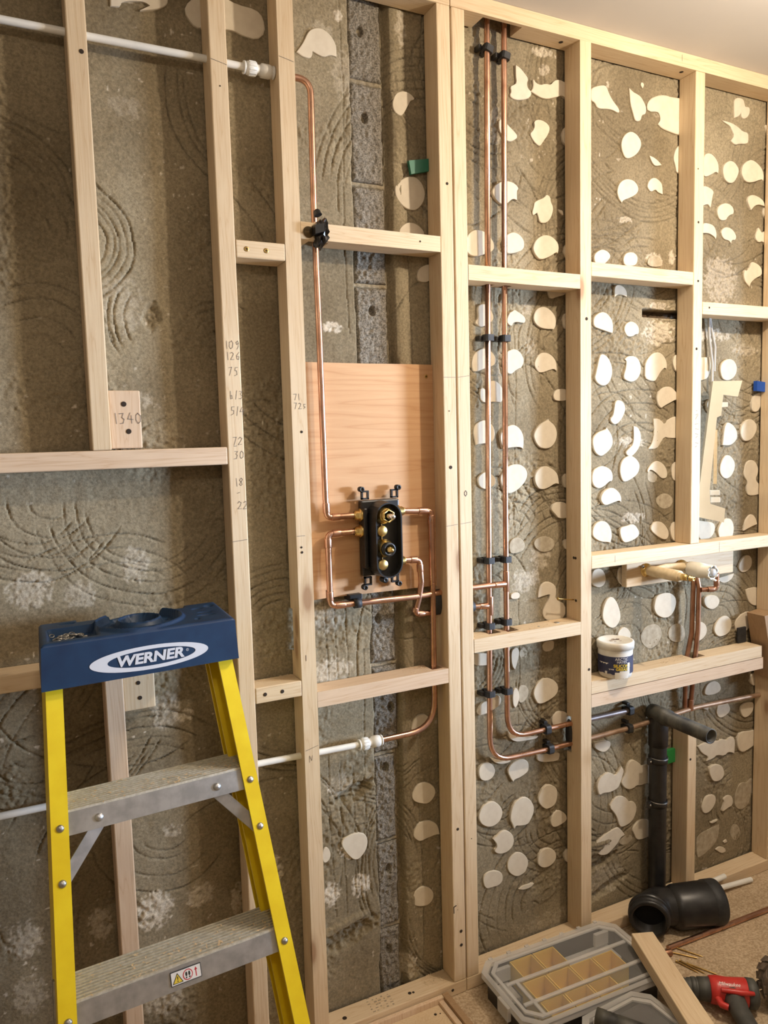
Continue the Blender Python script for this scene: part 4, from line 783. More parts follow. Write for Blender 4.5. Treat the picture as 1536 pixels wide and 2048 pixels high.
# feed pipes to the taps
fp = pipe('copper_pipe', 'brown copper feed pipes rising through the double rail to the tape-wrapped taps', 'pipe',
     [(1.852, P_, -0.856), (1.856, 0.036, -0.72), (1.864, 0.030, -0.60), (1.866, 0.030, -0.46), (1.866, 0.045, -0.40)], m='dull_copper', fittings=[((1.852, P_, -0.866), (1.852, 0.0445, -0.830), 0.0095)])
pipe('', '', '', [(1.834, 0.052, -0.856), (1.834, 0.048, -0.70), (1.852, 0.044, -0.61), (1.8545, 0.042, -0.46), (1.8545, 0.045, -0.40)], m='dull_copper', root=fp)
pipe('', '', '', [(1.866, 0.022, -0.4665), (1.916, 0.005, -0.4660, 0.010), (1.916, 0.005, -0.415)], m='dull_copper', root=fp, fittings=[((1.885, 0.0135, -0.466), (1.906, 0.0078, -0.466), 0.009), ((1.916, 0.005, -0.454), (1.916, 0.005, -0.436), 0.009)])

# pipe clips
def clip(x, z, horiz, label, tilt=0.0, y=P_):
    o = thing('pipe_clip', label, 'pipe clip', (x, WALL, z), group='black pipe clips'); a = (1, 0, 0) if horiz else (0, 0, 1); w = at_world(o)
    A = Vector(a); side = Vector((0, 0, 1)) if horiz else Vector((1, 0, 0)); hw = 0.0085
    if tilt: A = (A + side * tilt).normalized(); side = (side - A * side.dot(A)).normalized()
    c = Vector((x, y, z)); b = MB(); n = 18; ro, ri = 0.0132, 0.0078
    def loop(r, d, front=False):
        P = []
        for k in range(n):
            t = 2 * math.pi * k / n; s_, f_ = math.cos(t), math.sin(t); q = 1 / max(abs(s_), abs(f_)) if r > 0.01 else 1
            q = min(q, 1.22); P.append(c + A * d + side * (r * s_ * q) + Vector((0, -1, 0)) * (r * f_ * q))
        return P
    L = [loop(ro, -hw), loop(ro, hw), loop(ri, hw), loop(ri, -hw)]; b.v = [tuple(p) for q in L for p in q]
    b.f = [(r * n + k, r * n + (k + 1) % n, ((r + 1) % 4) * n + (k + 1) % n, ((r + 1) % 4) * n + k) for r in range(4) for k in range(n)]; b.sm = [False] * len(b.f)
    w(b, 'band', M['rubber']); b = MB(); s2_ = side * 0.006; p = c + Vector((0, 0.011, 0))
    q = Vector((c.x, WALL + 0.004, c.z)); b.hexa([p - s2_ - A * 0.007, p + s2_ - A * 0.007, p + s2_ + A * 0.007, p - s2_ + A * 0.007, q - s2_ - A * 0.007, q + s2_ - A * 0.007, q + s2_ + A * 0.007, q - s2_ + A * 0.007]); w(b, 'stem', M['black'])
    b = MB(); e = c - side * 0.019; b.box(e.x - 0.005, e.x + 0.005, y + 0.004, WALL + 0.002, e.z - 0.006, e.z + 0.006, 0.001) if not horiz else b.box(c.x - 0.006, c.x + 0.006, y + 0.004, WALL + 0.002, c.z + 0.014, c.z + 0.022, 0.001); w(b, 'ear', M['black'])
CL = [(1.0925, 1.030, 0, 'tilted black clip at the top of the left copper riser', 0.35), (1.1455, 1.022, 0, 'tilted black clip at the top of the right copper riser', 0.2), (1.0835, 0.299, 0, 'black clip on the left copper riser below the upper noggin', 0), (1.1375, 0.299, 0, 'black clip on the right copper riser below the upper noggin', 0),
      (1.0770, -0.300, 0, 'black clip on the left copper riser above the tee', 0), (1.1330, -0.302, 0, 'black clip on the right copper riser above the tee', 0), (1.0755, -0.482, 0, 'black clip on the left copper riser resting on the lower noggin', 0), (1.1325, -0.478, 0, 'black clip on the right copper riser resting on the lower noggin', 0),
      (1.0735, -0.674, 0, 'black clip on the left copper riser below the lower noggin', 0), (1.1320, -0.676, 0, 'black clip on the right copper riser below the lower noggin', 0), (1.270, -0.8150, 1, 'black clip on the upper horizontal copper run left of the stud', 0), (1.280, -0.8765, 1, 'black clip on the lower horizontal copper run left of the stud', 0),
      (1.589, -0.8178, 1, 'black clip holding the pipe end under the white tub', 0), (1.586, -0.8747, 1, 'black clip on the lower copper run left of the waste pipe', 0)]
for x, z, hz, lb, tl in CL: clip(x, z, hz, lb, tl)
o = thing('pipe_clip', 'black clip on the copper pipe just below the plywood panel', 'pipe clip', (0.672, WALL, -0.3675), group='black pipe clips'); w = at_world(o)
b = MB(); b.lathe((0.664, Y, -0.3675), (1, 0, 0), [(0, .008), (0, .0125), (.018, .0125), (.018, .008)], 14); w(b, 'band', M['rubber']); b = MB(); b.box(0.655, 0.690, 0.034, WALL + 0.002, -0.362, -0.346, 0.002); w(b, 'ear', M['black'])
# foam sleeves in the studs
for nm, x0, x1, y, z, lb in (('foam_sleeve', 0.893, 0.975, Y + 0.010, -0.395, 'black foam sleeve where two copper pipes enter the double stud'), ('foam_sleeve', 1.3545, 1.3600, P_ + 0.008, -0.850, 'black foam sleeve where the copper runs enter the stud')):
    b = MB(); R_ = 0.030 if x0 < 1 else 0.040
    b.lathe((x0, y, z), (1, 0, 0), [(0, 0.004), (0, R_ * 0.8), (0.004, R_), (x1 - x0, R_), (x1 - x0, 0.004)], 18); so = b.build(nm, M['rubber'], None, (x0, y, z)); so.scale = (1, 0.45 if x0 < 1 else 0.36, 1.15); tag(so, lb, 'pipe sleeve')
b = MB(); b.lathe((0.998, 0.045, -0.421), (1, 0, 0), [(0, .008), (0, .0145), (.026, .0145), (.026, .008)], 16); tag(b.build('foam_sleeve', M['rubber'], None, (0.998, 0.045, -0.421)), 'black rubber sleeve on the short pipe right of the double stud', 'pipe sleeve')

# black taped bracket holding the riser in the noggin
o = thing('taped_bracket', 'lump of glossy black tape and a washer fixing the copper pipe to the noggin', 'pipe bracket', (0.596, 0.0, 0.52)); w = at_world(o)
b = MB(); bmx = bmesh.new(); bmesh.ops.create_icosphere(bmx, subdivisions=3, radius=1)
for v in bmx.verts:
    p = v.co.copy(); k = 1 + 0.26 * math.sin(9 * p.z + 2 * p.x) * math.cos(5 * p.x + 3 * p.y) + 0.14 * math.sin(17 * p.z + 9 * p.x + 4 * p.y); v.co = Vector((0.597 + p.x * 0.0165 * k + 0.007 * p.z * p.z * (1 if p.z > 0 else -0.6), 0.004 + p.y * 0.025 * k, 0.513 + p.z * 0.034 * (1 + 0.14 * math.sin(9 * p.x))))
b.bm(bmx, smooth=False); w(b, 'tape_wrap', mat('glossy black tape', (0.014, 0.012, 0.011), 0.28))
b = MB(); b.tube([(0.590, -0.004, 0.552), (0.588, -0.002, 0.560), (0.592, 0.012, 0.566)], [0.010, 0.008, 0.004], 10); w(b, 'tape_tail', M['black'])
b = MB(); b.lathe((0.5665, -0.0003, 0.5140), (0, -1, 0), [(0, 0.0130), (0.0012, 0.0128), (0.0016, 0.004), (0.0024, 0.0038), (0.0025, 0)], 20); w(b, 'washer', noisy('tarnished washer', (0.16, 0.115, 0.06), (0.24, 0.18, 0.10), 50, 0.45, 0.7))
b = MB(); b.hexa([(0.575, -0.022, 0.506), (0.596, -0.026, 0.512), (0.596, -0.026, 0.530), (0.575, -0.022, 0.526), (0.575, 0.0, 0.506), (0.596, 0.0, 0.508), (0.596, 0.0, 0.534), (0.575, 0.0, 0.528)]); w(b, 'tape_flap', M['black'])

# packers wedged beside studs, cable, splice at the right edge
b = MB(); b.hexa([(0.866, 0.052, 0.695), (0.9155, 0.050, 0.708), (0.9155, 0.050, 0.738), (0.860, 0.052, 0.727), (0.866, 0.062, 0.695), (0.9155, 0.062, 0.708), (0.9155, 0.062, 0.738), (0.860, 0.062, 0.727)]); tag(b.build('packer', M['green'], None, (0.885, 0.056, 0.715)), 'green plastic packer wedged behind the stud above the noggin', 'packer')
b = MB(); b.box(1.745, 1.792, 0.050, 0.062, -1.03, -0.985, 0.001); tag(b.build('packer', mat('bright green packer', (0.02, 0.22, 0.05), 0.45), None, (1.77, 0.056, -1.0)), 'bright green packer between the black waste pipe and the short stud', 'packer')
b = MB(); b.hexa([(2.140, 0.046, 0.164), (2.179, 0.046, 0.160), (2.179, 0.046, 0.192), (2.140, 0.046, 0.196), (2.140, 0.060, 0.164), (2.179, 0.060, 0.160), (2.179, 0.060, 0.192), (2.140, 0.060, 0.196)]); tag(b.build('packer', M['blue_packer'], None, (2.16, 0.053, 0.177)), 'bright blue plastic packer wedged behind the right-hand stud', 'packer')
o = thing('electric_cable', 'loop of grey twin cable hanging beside the white plastic bracket', 'cable', (1.93, 0.05, 0.386)); w = at_world(o)
b = MB(); b.tube(bend([(1.919, 0.052, 0.392), (1.921, 0.052, 0.33), (1.934, 0.050, 0.25), (1.934, 0.050, 0.15), (1.938, 0.048, 0.092)], 0.03), 0.0042, 10); w(b, 'tail', M['cable'])
b = MB(); b.tube(bend([(1.928, 0.056, 0.392), (1.934, 0.056, 0.36), (1.950, 0.054, 0.30), (1.948, 0.054, 0.225)], 0.03), 0.0042, 10); w(b, 'tail', M['cable'])

# ------------------------------------------------------------------ taps, tub, bracket and other things on the right
def tap(name, label, x, z, parts):
    o = thing(name, label, 'tap valve', (x, 0.04, z)); w = at_world(o)
    for nm, mt, y0, prof, seg in parts: b = MB(); b.lathe((x, y0, z), (0, -1, 0), prof, seg); w(b, nm, M[mt] if isinstance(mt, str) else mt)
    return o, w
t1, w = tap('tap_valve', 'tape-wrapped tap tail with a brass spindle, left one on the board', 1.648, -0.3830, [
    ('wall_flange', 'brass', 0.040, [(0, 0.021), (0.005, 0.021), (0.0055, 0.015), (0.022, 0.0145)], 20), ('tape_wrap', 'tape', 0.026, [(0, 0.0150), (0.022, 0.0168), (0.026, 0.0172), (0.05, 0.0165), (0.074, 0.0175), (0.118, 0.0170), (0.119, 0.0125)], 18),
    ('valve_end', 'tape', -0.090, [(0, 0.0125), (0.01, 0.0120), (0.012, 0.010)], 16), ('spindle', 'brass', -0.098, [(0, 0.0098), (0.020, 0.0095), (0.0205, 0.0075), (0.030, 0.0075), (0.0305, 0.0088), (0.034, 0.0088), (0.0345, 0.0062), (0.046, 0.006), (0.0465, 0.004), (0.04, 0.0035)], 16)])
b = MB(); b.lathe((1.648, -0.126, -0.3830), (0, -1, 0), [(0, 0.0082), (0.0025, 0.0094), (0.005, 0.0082)], 16); w(b, 'o_ring', M['rubber'])
for dx, dz in ((-0.017, 0.012), (0.016, -0.013)): b = MB(); b.lathe((1.648 + dx, 0.036, -0.383 + dz), (0, -1, 0), [(0, 0.005), (0.003, 0.005), (0.004, 0)], 10); w(b, 'flange_screw', M['steel'])
t2, w = tap('tap_valve', 'cream tap valve with a torn white plastic end, right one on the board', 1.796, -0.3880, [
    ('wall_flange', 'brass', 0.040, [(0, 0.023), (0.006, 0.023), (0.0065, 0.018), (0.02, 0.018)], 20), ('tape_wrap', 'tape', 0.028, [(0, 0.0185), (0.02, 0.0200), (0.024, 0.0225)], 18),
    ('body', 'offwhite', 0.004, [(0, 0.0222), (0.004, 0.0235), (0.040, 0.0240), (0.055, 0.0235), (0.0555, 0.0215), (0.085, 0.0225), (0.0855, 0.0185), (0.05, 0.0175)], 9), ('spindle', 'cable', -0.04, [(0, 0.0125), (0.045, 0.012), (0.048, 0.008), (0.0485, 0)], 14)])
for k in range(7):                                                         # torn rim
    a = 2 * math.pi * k / 7 + 0.3; r = 0.0205; b = MB(); p = Vector((1.796 + r * math.cos(a), -0.080, -0.388 + r * math.sin(a))); t_ = Vector((-math.sin(a), 0, math.cos(a))) * 0.006; u_ = Vector((math.cos(a), 0, math.sin(a))) * 0.0016
    q = p + Vector((0, -rnd.uniform(0.004, 0.012), 0)) + u_ * rnd.uniform(-2, 2); b.hexa([p - t_ - u_, p + t_ - u_, p + t_ + u_, p - t_ + u_, q - t_ * 0.5 - u_, q + t_ * 0.7 - u_, q + t_ * 0.7 + u_, q - t_ * 0.5 + u_]); w(b, 'torn_edge', M['white'])
b = MB(); b.tube([(1.66, 0.010, -0.379), (1.70, 0.012, -0.376), (1.775, 0.012, -0.380)], [0.010, 0.011, 0.012], 12); w(b, 'cross_piece', M['tape'])

# grease tub on the double rail
PX, PY, PZ = 1.5020, 0.0140, -0.6820
o = thing('grease_tub', 'small white tub of silicone grease with a scuffed navy label, on the double rail', 'tub', (PX, PY, PZ)); w = at_world(o); R_ = 0.0495
b = MB(); b.lathe((PX, PY, PZ), (0, 0, 1), [(0.0005, 0), (0.0005, R_ - .006), (0.002, R_ - .003), (0.012, R_ - 0.0015), (0.082, R_ + 0.001), (0.086, R_ + 0.001), (0.095, R_ + 0.001), (0.095, 0)], 40); w(b, 'body', M['pot'])
b = MB(); b.lathe((PX, PY, PZ + 0.086), (0, 0, 1), [(0, R_ + 0.001), (0, R_ + 0.0042), (0.018, R_ + 0.0050), (0.0215, R_ + 0.003), (0.022, R_ - 0.001), (0.019, R_ - 0.005), (0.019, 0)], 40); ld = w(b, 'lid', M['pot'])
def arc_panel(a0, a1, z0, z1, r, n=28, wob=0.0):
    b = MB(); vs = []
    for k in range(n + 1):
        a = math.radians(a0 + (a1 - a0) * k / n); dz = wob * math.sin(k * 2.1) * rnd.uniform(0.3, 1)
        for z in (z0 + dz, z1): vs.append((PX + r * math.cos(a), PY + r * math.sin(a), PZ + z))
    return b.add(vs, [(2 * k, 2 * k + 2, 2 * k + 3, 2 * k + 1) for k in range(n)], True)
lab = w(arc_panel(150, 395, 0.016, 0.068, R_ + 0.0016, wob=0.003), 'label', M['navy'])
def wrap_text(txt, size, ac, z, mt, fat=0.0):
    vs, fs = text_mesh(txt, size, 0, fat, ext=0.0); b = MB(); r = R_ + 0.0022
    b.add([(PX + r * math.cos(math.radians(ac) + v.x / r), PY + r * math.sin(math.radians(ac) + v.x / r), PZ + z + v.y) for v in vs], fs); w(b, 'label_print', M[mt], lab)
VA = math.degrees(math.atan2(-1.6774 - PY, -0.080 - PX))                     # bearing towards the middle of the room
wrap_text('ARCTIC', 0.0115, VA + 22, 0.061, 'print_white'); wrap_text('HAYES', 0.0105, VA + 22, 0.0525, 'print_white'); wrap_text('SILICONE', 0.0125, VA + 24, 0.041, 'print_yellow', 0.0003); wrap_text('GREASE', 0.0115, VA + 24, 0.0310, 'print_yellow', 0.0003)
for a, z0, z1, da in ((VA + 30, 0.004, 0.026, 16), (VA + 8, 0.002, 0.022, 9), (VA - 40, 0.046, 0.049, 18), (VA - 12, 0.030, 0.032, 9), (VA + 46, 0.014, 0.050, 5), (VA - 30, 0.014, 0.024, 4)): w(arc_panel(a - da, a + da, z0, z1, R_ + 0.0023, 10, 0.003), 'scuff', M['pot'], lab)
b = MB()
for k in range(14): a, r = rnd.uniform(0, 6.28), rnd.uniform(0, 0.022); x, y = PX + r * math.cos(a), PY + r * math.sin(a) * 0.7; b.box(x, x + rnd.uniform(.003, .012), y, y + rnd.uniform(.002, .006), PZ + 0.1052, PZ + 0.1058)
w(b, 'grime', noisy('brown grime', (0.20, 0.13, 0.08), (0.36, 0.27, 0.19), 70, 0.8), ld)

# white plastic bracket cover leaning in the right bay
o = thing('plastic_cover', 'long cream plastic C-shaped cover leaning on the rail beside the cable', 'plastic cover', (1.87, 0.02, -0.3115))
o.rotation_euler = (math.radians(-1.0), 0, math.radians(-38)); H0 = -0.3110
def cx(x, z): return ((x - 1.87) * 0.68, z - H0)
OUT = [(1.838, -0.232), (1.962, -0.251), (1.966, -0.207), (1.902, -0.192), (1.900, -0.170), (1.898, -0.150), (1.916, 0.000), (1.926, 0.078), (1.944, 0.084), (1.952, 0.148), (2.014, 0.140), (2.032, 0.189), (1.907, 0.191)]
b = MB(); b.prism([cx(*p) for p in OUT], lambda a, c, d: (a, d, c), 0.004, 0.010); b.build('face_plate', M['offwhite'], o)
b = MB()
for p, q in zip(OUT, OUT[1:] + OUT[:1]):                                   # side walls running back from the plate
    (ax, az), (bx_, bz) = cx(*p), cx(*q); d = Vector((bx_ - ax, bz - az)); nrm = Vector((-d.y, d.x)).normalized() * 0.0025
    b.hexa([(ax, 0.006, az), (bx_, 0.006, bz), (bx_ + nrm.x, 0.006, bz + nrm.y), (ax + nrm.x, 0.006, az + nrm.y), (ax, 0.034, az), (bx_, 0.034, bz), (bx_ + nrm.x, 0.034, bz + nrm.y), (ax + nrm.x, 0.034, az + nrm.y)])
b.build('side_wall', M['offwhite'], o)
for z0, z1, x in ((0.11, 0.125, 1.945), (-0.165, -0.150, 1.915), (-0.188, -0.172, 1.918)): b = MB(); a0, c0 = cx(x, z0); b.box(a0 - 0.008, a0 + 0.020, 0.012, 0.026, c0, c0 + z1 - z0, 0.001); b.build('snap_tab', M['white'], o)
b = MB(); a0, c0 = cx(1.925, 0.04); b.box(a0 - 0.006, a0 + 0.004, 0.012, 0.022, c0 - 0.17, c0); b.build('inner_track', M['tape'], o)
# it must stand on the rail: a foot reaching down behind its lower end
b = MB(); b.prism([cx(1.842, -0.232), cx(1.838, -0.3112), cx(1.846, -0.3112), cx(1.856, -0.234)], lambda a, c, d: (a, d, c), 0.024, 0.030); b.build('lower_lip', M['offwhite'], o)

# things at the right edge
b = MB(); P = [(2.122, -0.578), (2.178, -0.572), (2.178, -0.800), (2.165, -0.800), (2.150, -0.700)]
b.prism([(x - 2.16, z + 0.69) for x, z in P], lambda a, c, d: (a, d, c), -0.034, 0.034)
wo = b.build('timber_wedge', M['dark_timber']); wo.location = (2.16, 0.020, -0.69); tag(wo, 'tapered timber offcut wedged upright against the right-hand stud', 'timber offcut')
b = MB(); b.box(2.085, 2.125, 0.056, 0.064, -0.6815, -0.628, 0.002); tag(b.build('rubber_block', M['rubber'], None, (2.105, 0.060, -0.6815)), 'small black rubber block in the corner of the double rail', 'rubber block')

# waste pipe with brackets and outlet spout
WX, WY = 1.6930, 0.0280
o = thing('waste_pipe', 'dusty black vertical waste pipe with an open spout pointing into the room', 'waste pipe', (WX, WY, BP)); w = at_world(o)
b = MB(); b.lathe((WX, WY, BP), (0, 0, 1), [(0.0, 0.0268), (0.52, 0.0268)], 28); w(b, 'downpipe', M['black'])
b = MB(); b.lathe((WX, WY, -0.945), (0, 0, 1), [(0.0, 0.0268), (0.0, 0.0300), (0.07, 0.0300), (0.085, 0.0268), (0.115, 0.020), (0.122, 0)], 28); w(b, 'elbow_socket', M['black'])
b = MB(); b.lathe((WX, WY + 0.03, -0.8440), (-0.02, -1, 0.0), [(0, 0), (0, 0.024), (0.010, 0.0262), (0.075, 0.0262), (0.0755, 0.0225), (0.235, 0.0222), (0.235, 0.0190), (0.12, 0.0188), (0.12, 0)], 28); w(b, 'spout', M['dusty_black'])
for z in (-1.000, -1.142):
    b = MB(); b.lathe((WX, WY, z), (0, 0, 1), [(0, 0.0272), (0, 0.0296), (0.020, 0.0296), (0.020, 0.0272)], 28); br = w(b, 'bracket_band', M['black'])
    b = MB(); b.box(WX - 0.044, WX - 0.024, WY - 0.006, WY + 0.004, z, z + 0.020, 0.001); w(b, 'bracket_ear', M['black'], br); b = MB(); b.lathe((WX - 0.036, WY - 0.006, z + 0.010), (0, -1, 0), [(0, .0035), (.002, .0032), (.0025, 0)], 10); w(b, 'bracket_screw', M['steel'], br)
    b = MB(); b.tube([(WX + 0.030 * math.cos(t), WY + 0.030 * math.sin(t), z + 0.020 - 0.008 * (t - math.pi) / math.pi) for t in [math.pi + math.pi * k / 12 for k in range(13)]], 0.0014, 6); w(b, 'bracket_rim', M['steel'], br)

# ------------------------------------------------------------------ floor things on the right
F0 = FLOOR
# soil pipe elbow lying on the floor: axis of the long socket runs along (0.95, -0.3)
o = thing('soil_pipe_elbow', 'black plastic soil pipe elbow lying on the floor with its mouth towards the room', 'pipe elbow', (1.72, -0.07, F0)); w = at_world(o); RS = 0.065
ax = Vector((0.957, -0.29, 0)).normalized(); c0 = Vector((1.652, -0.066, F0 + RS))
b = MB(); b.lathe(c0, ax, [(-0.002, 0.052), (0.0, 0.054), (0.006, 0.060), (0.020, RS), (0.118, RS), (0.1185, RS * 1.01), (0.158, RS * 1.01), (0.1585, RS * 0.93), (0.04, RS * 0.90), (0.04, 0)], 40); w(b, 'socket', M['black'])
b = MB(); b.lathe(c0 + ax * 0.120, ax, [(0, RS * 1.005), (0.001, RS * 1.03), (0.034, RS * 1.03), (0.036, RS * 1.0)], 40); w(b, 'seal_collar', M['rubber'])
# bend and front mouth
d1 = Vector((-0.70, -0.70, -0.06)).normalized(); e0 = Vector((1.612, -0.046, F0 + 0.074)); mo = Vector((1.553, -0.078, F0 + 0.0720))
b = MB(); b.tube(bend([c0 + ax * 0.015, (e0.x, e0.y, e0.z, 0.05), mo]), 0.0535, 32, False); w(b, 'bend', M['black'])
b = MB(); b.lathe(mo - d1 * 0.030, d1, [(0, 0.055), (0.001, 0.0605), (0.010, 0.0605), (0.011, 0.058), (0.016, 0.058), (0.017, 0.0615), (0.028, 0.0615), (0.030, 0.059), (0.036, 0.0600), (0.042, 0.058), (0.043, 0.0475), (-0.02, 0.0465), (-0.03, 0)], 40); w(b, 'ribbed_mouth', M['black'])
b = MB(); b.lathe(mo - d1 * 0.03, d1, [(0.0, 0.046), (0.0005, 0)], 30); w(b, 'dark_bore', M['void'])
pipe('plastic_pipe', 'short white plastic pipe offcut poking out behind the soil pipe elbow, the longer one', 'pipe', [(1.84, 0.040 - 0.06, F0 + 0.030), (2.072, -0.022, F0 + 0.010)], m='white', r=0.0085)
pipe('plastic_pipe', 'short white plastic pipe offcut mostly hidden behind the soil pipe elbow, the shorter one', 'pipe', [(1.84, -0.012, F0 + 0.0475), (1.960, -0.0085, F0 + 0.0475)], m='white', r=0.0085)
pipe('copper_pipe', 'long copper pipe offcut lying on the floor against the soil pipe elbow', 'pipe', [(1.565, -0.140, F0 + 0.0085), (2.00, -0.156, F0 + 0.0085), (2.4, -0.172, F0 + 0.0085)], rad=0.3)
o = pipe('copper_pipe', 'short copper offcut with a bronze fitting lying beside the storage case', 'pipe', [(1.475, -0.140, F0 + 0.0085), (1.556, -0.158, F0 + 0.0085)], fittings=[((1.532, -0.1527, F0 + 0.0098), (1.558, -0.1585, F0 + 0.0098), 0.0097)], m='dull_copper')
# screws scattered on the floor
for (x0, y0, x1, y1), lb in zip(((1.587, -0.137, 1.631, -0.210), (1.562, -0.151, 1.613, -0.208), (1.547, -0.187, 1.566, -0.250), (1.557, -0.190, 1.580, -0.262), (1.566, -0.208, 1.607, -0.280)), ('farthest from the drill', 'second farthest from the drill', 'closest to the timber offcut', 'in the middle of the lower three', 'nearest the drill body')):
    o = thing('wood_screw', 'long brassy wood screw on the floor, ' + lb, 'screw', (x0, y0, F0), group='wood screws on the floor'); w = at_world(o); A = Vector((x1 - x0, y1 - y0, -0.0020)); h = Vector((x0, y0, F0 + 0.0046))
    b = MB(); L = A.length; b.lathe(h, A, [(0.003, 0.0022), (L * 0.45, 0.0021), (L * 0.9, 0.0020), (L, 0.0003)], 8); w(b, 'shank', M['screw']); b = MB(); b.lathe(h, A, [(0, 0), (0, 0.0043), (0.0008, 0.0043), (0.004, 0.0021)], 12); w(b, 'head', M['screw'])

# organiser cases
def organiser(name, label, x0, x1, y0, y1, hgt, rz, bins, black_inside=False):
    cxm, cym = (x0 + x1) / 2, (y0 + y1) / 2; o = thing(name, label, 'storage case', (cxm, cym, F0), rz); hx, hy = (x1 - x0) / 2, (y1 - y0) / 2; ch = 0.035
    def oct_(sx, sy, c): return [(-sx + c, -sy), (sx - c, -sy), (sx, -sy + c), (sx, sy - c), (sx - c, sy), (-sx + c, sy), (-sx, sy - c), (-sx, -sy + c)]
    def ring(b, po, pi, z0, z1):
        n = len(po); b.add([(x, y, z0) for x, y in po] + [(x, y, z1) for x, y in po] + [(x, y, z1) for x, y in pi] + [(x, y, z0) for x, y in pi], [(r * n + k, r * n + (k + 1) % n, ((r + 1) % 4) * n + (k + 1) % n, ((r + 1) % 4) * n + k) for r in range(4) for k in range(n)])
    b = MB(); ring(b, oct_(hx - 0.012, hy - 0.012, ch), oct_(hx - 0.016, hy - 0.016, ch), 0.001, hgt - 0.016); b.prism(oct_(hx - 0.013, hy - 0.013, ch), lambda a, c, d: (a, c, d), 0.0005, 0.004); b.build('base_tray', M['black'], o)
    b = MB(); ring(b, oct_(hx, hy, ch), oct_(hx - 0.014, hy - 0.014, ch * 0.9), hgt - 0.020, hgt - 0.004); b.build('lid_rim', M['clear_rim'], o)
    b = MB(); b.prism(oct_(hx - 0.013, hy - 0.013, ch * 0.9), lambda a, c, d: (a, c, d), hgt - 0.007, hgt - 0.0045); b.build('lid_panel', M['clear'], o)
    b = MB(); ring(b, oct_(hx - 0.020, hy - 0.020, ch * 0.9), oct_(hx - 0.028, hy - 0.028, ch * 0.9), hgt - 0.005, hgt); b.build('lid_bead', M['clear_rim'], o)
    for x, y, rot in bins.get('latch', ()):
        b = MB(); b.box(-0.024, 0.024, -0.006, 0.006, hgt - 0.045, hgt - 0.006, 0.002, Matrix.Translation((x, y, 0)) @ Matrix.Rotation(rot, 4, 'Z')); b.build('latch', M['clear_rim'], o)
    for x0_, x1_, y0_, y1_ in bins.get('beam', ()): b = MB(); b.box(x0_, x1_, y0_, y1_, hgt - 0.005, hgt + 0.001, 0.0015); b.build('lid_beam', M['clear_rim'], o)
    for x0_, x1_, y0_, y1_ in bins.get('bin', ()):
        b = MB(); P = [(x0_, y0_), (x1_, y0_), (x1_, y1_), (x0_, y1_)]; q = 0.0025; I = [(x0_ + q, y0_ + q), (x1_ - q, y0_ + q), (x1_ - q, y1_ - q), (x0_ + q, y1_ - q)]
        ring(b, P, I, 0.006, hgt - 0.012); b.prism(P, lambda a, c, d: (a, c, d), 0.0045, 0.007); b.build('bin', M['bin'], o)
    for x0_, x1_, y0_, y1_ in bins.get('grey', ()):
        b = MB(); b.box(x0_, x1_, y0_, y1_, 0.006, 0.020 if not black_inside else 0.062, 0.002); b.build('bag_of_fixings' if not black_inside else 'foam_insert', M['cable'] if not black_inside else M['black'], o)
    for k in range(bins.get('knuckles', 0)): x = -hx + 0.05 + (2 * hx - 0.1) * k / (bins['knuckles'] - 1); b = MB(); b.box(x - 0.006, x + 0.006, hy - 0.004, hy + 0.004, hgt - 0.012, hgt - 0.001, 0.001); b.build('hinge_knuckle', M['clear_rim'], o)
    return o
organiser('storage_case', 'clear-lidded storage case with amber bins on the floor below the double stud', 0.975, 1.440, -0.275, -0.012, 0.076, math.radians(-2.0),
          {'latch': [(-0.236, -0.02, math.radians(90)), (-0.17, 0.09, 0), (0.17, 0.09, 0)], 'beam': [(-0.20, 0.20, 0.018, 0.028), (-0.20, 0.20, -0.062, -0.052), (-0.175, -0.165, -0.11, 0.02)], 'knuckles': 7,
           'bin': [(-0.135, -0.062, 0.030, 0.108), (-0.058, 0.012, 0.030, 0.108), (-0.150, -0.078, -0.050, 0.022), (-0.074, 0.0, -0.050, 0.022), (0.004, 0.076, -0.050, 0.022), (-0.150, -0.078, -0.110, -0.056), (-0.074, 0.0, -0.110, -0.056), (0.004, 0.076, -0.110, -0.056), (0.080, 0.150, -0.050, 0.022)], 'grey': [(-0.21, -0.15, 0.030, 0.095), (0.03, 0.20, 0.035, 0.105), (-0.045, -0.01, 0.035, 0.065), (-0.12, -0.085, 0.045, 0.085)]})
c2 = organiser('storage_case', 'smaller dark-lined storage case half out of the picture under the timber offcut', 1.085, 1.325, -0.56, -0.285, 0.076, math.radians(3), {'beam': [], 'latch': [(0.122, 0.02, math.radians(90))], 'grey': [(-0.092, 0.092, -0.105, 0.105)]}, True)
o = thing('flexible_hose', 'short black flexible hose with an open end lying on the dark-lined case', 'hose', (1.17, -0.40, F0 + 0.077)); w = at_world(o)
b = MB(); b.lathe((1.118, -0.336, F0 + 0.101), (0.55, -0.80, 0), [(0.02, 0), (0.02, 0.016), (0.0, 0.0185), (0.0, 0.023), (0.02, 0.0225), (0.024, 0.0212), (0.03, 0.0225), (0.034, 0.0212), (0.04, 0.0225), (0.044, 0.0212), (0.05, 0.022), (0.16, 0.0215), (0.16, 0)], 24); w(b, 'hose_tube', M['dusty_black'])
# offcut lying over both cases
A0, B0 = Vector((1.437, -0.165)), Vector((1.255, -0.62)); d = (B0 - A0); L = d.length
b = MB(); b.box(-0.0315, 0.0315, -0.019, 0.019, 0, L, 0.0025); oo = b.build('timber_offcut', M['timber']); oo.matrix_world = Matrix.Translation((A0.x, A0.y, F0 + 0.0772 + 0.019)) @ Matrix.Rotation(math.atan2(d.y, d.x) + math.pi / 2, 4, 'Z') @ Matrix.Rotation(math.radians(90), 4, 'X')
tag(oo, 'timber offcut lying diagonally across the storage cases', 'timber offcut')
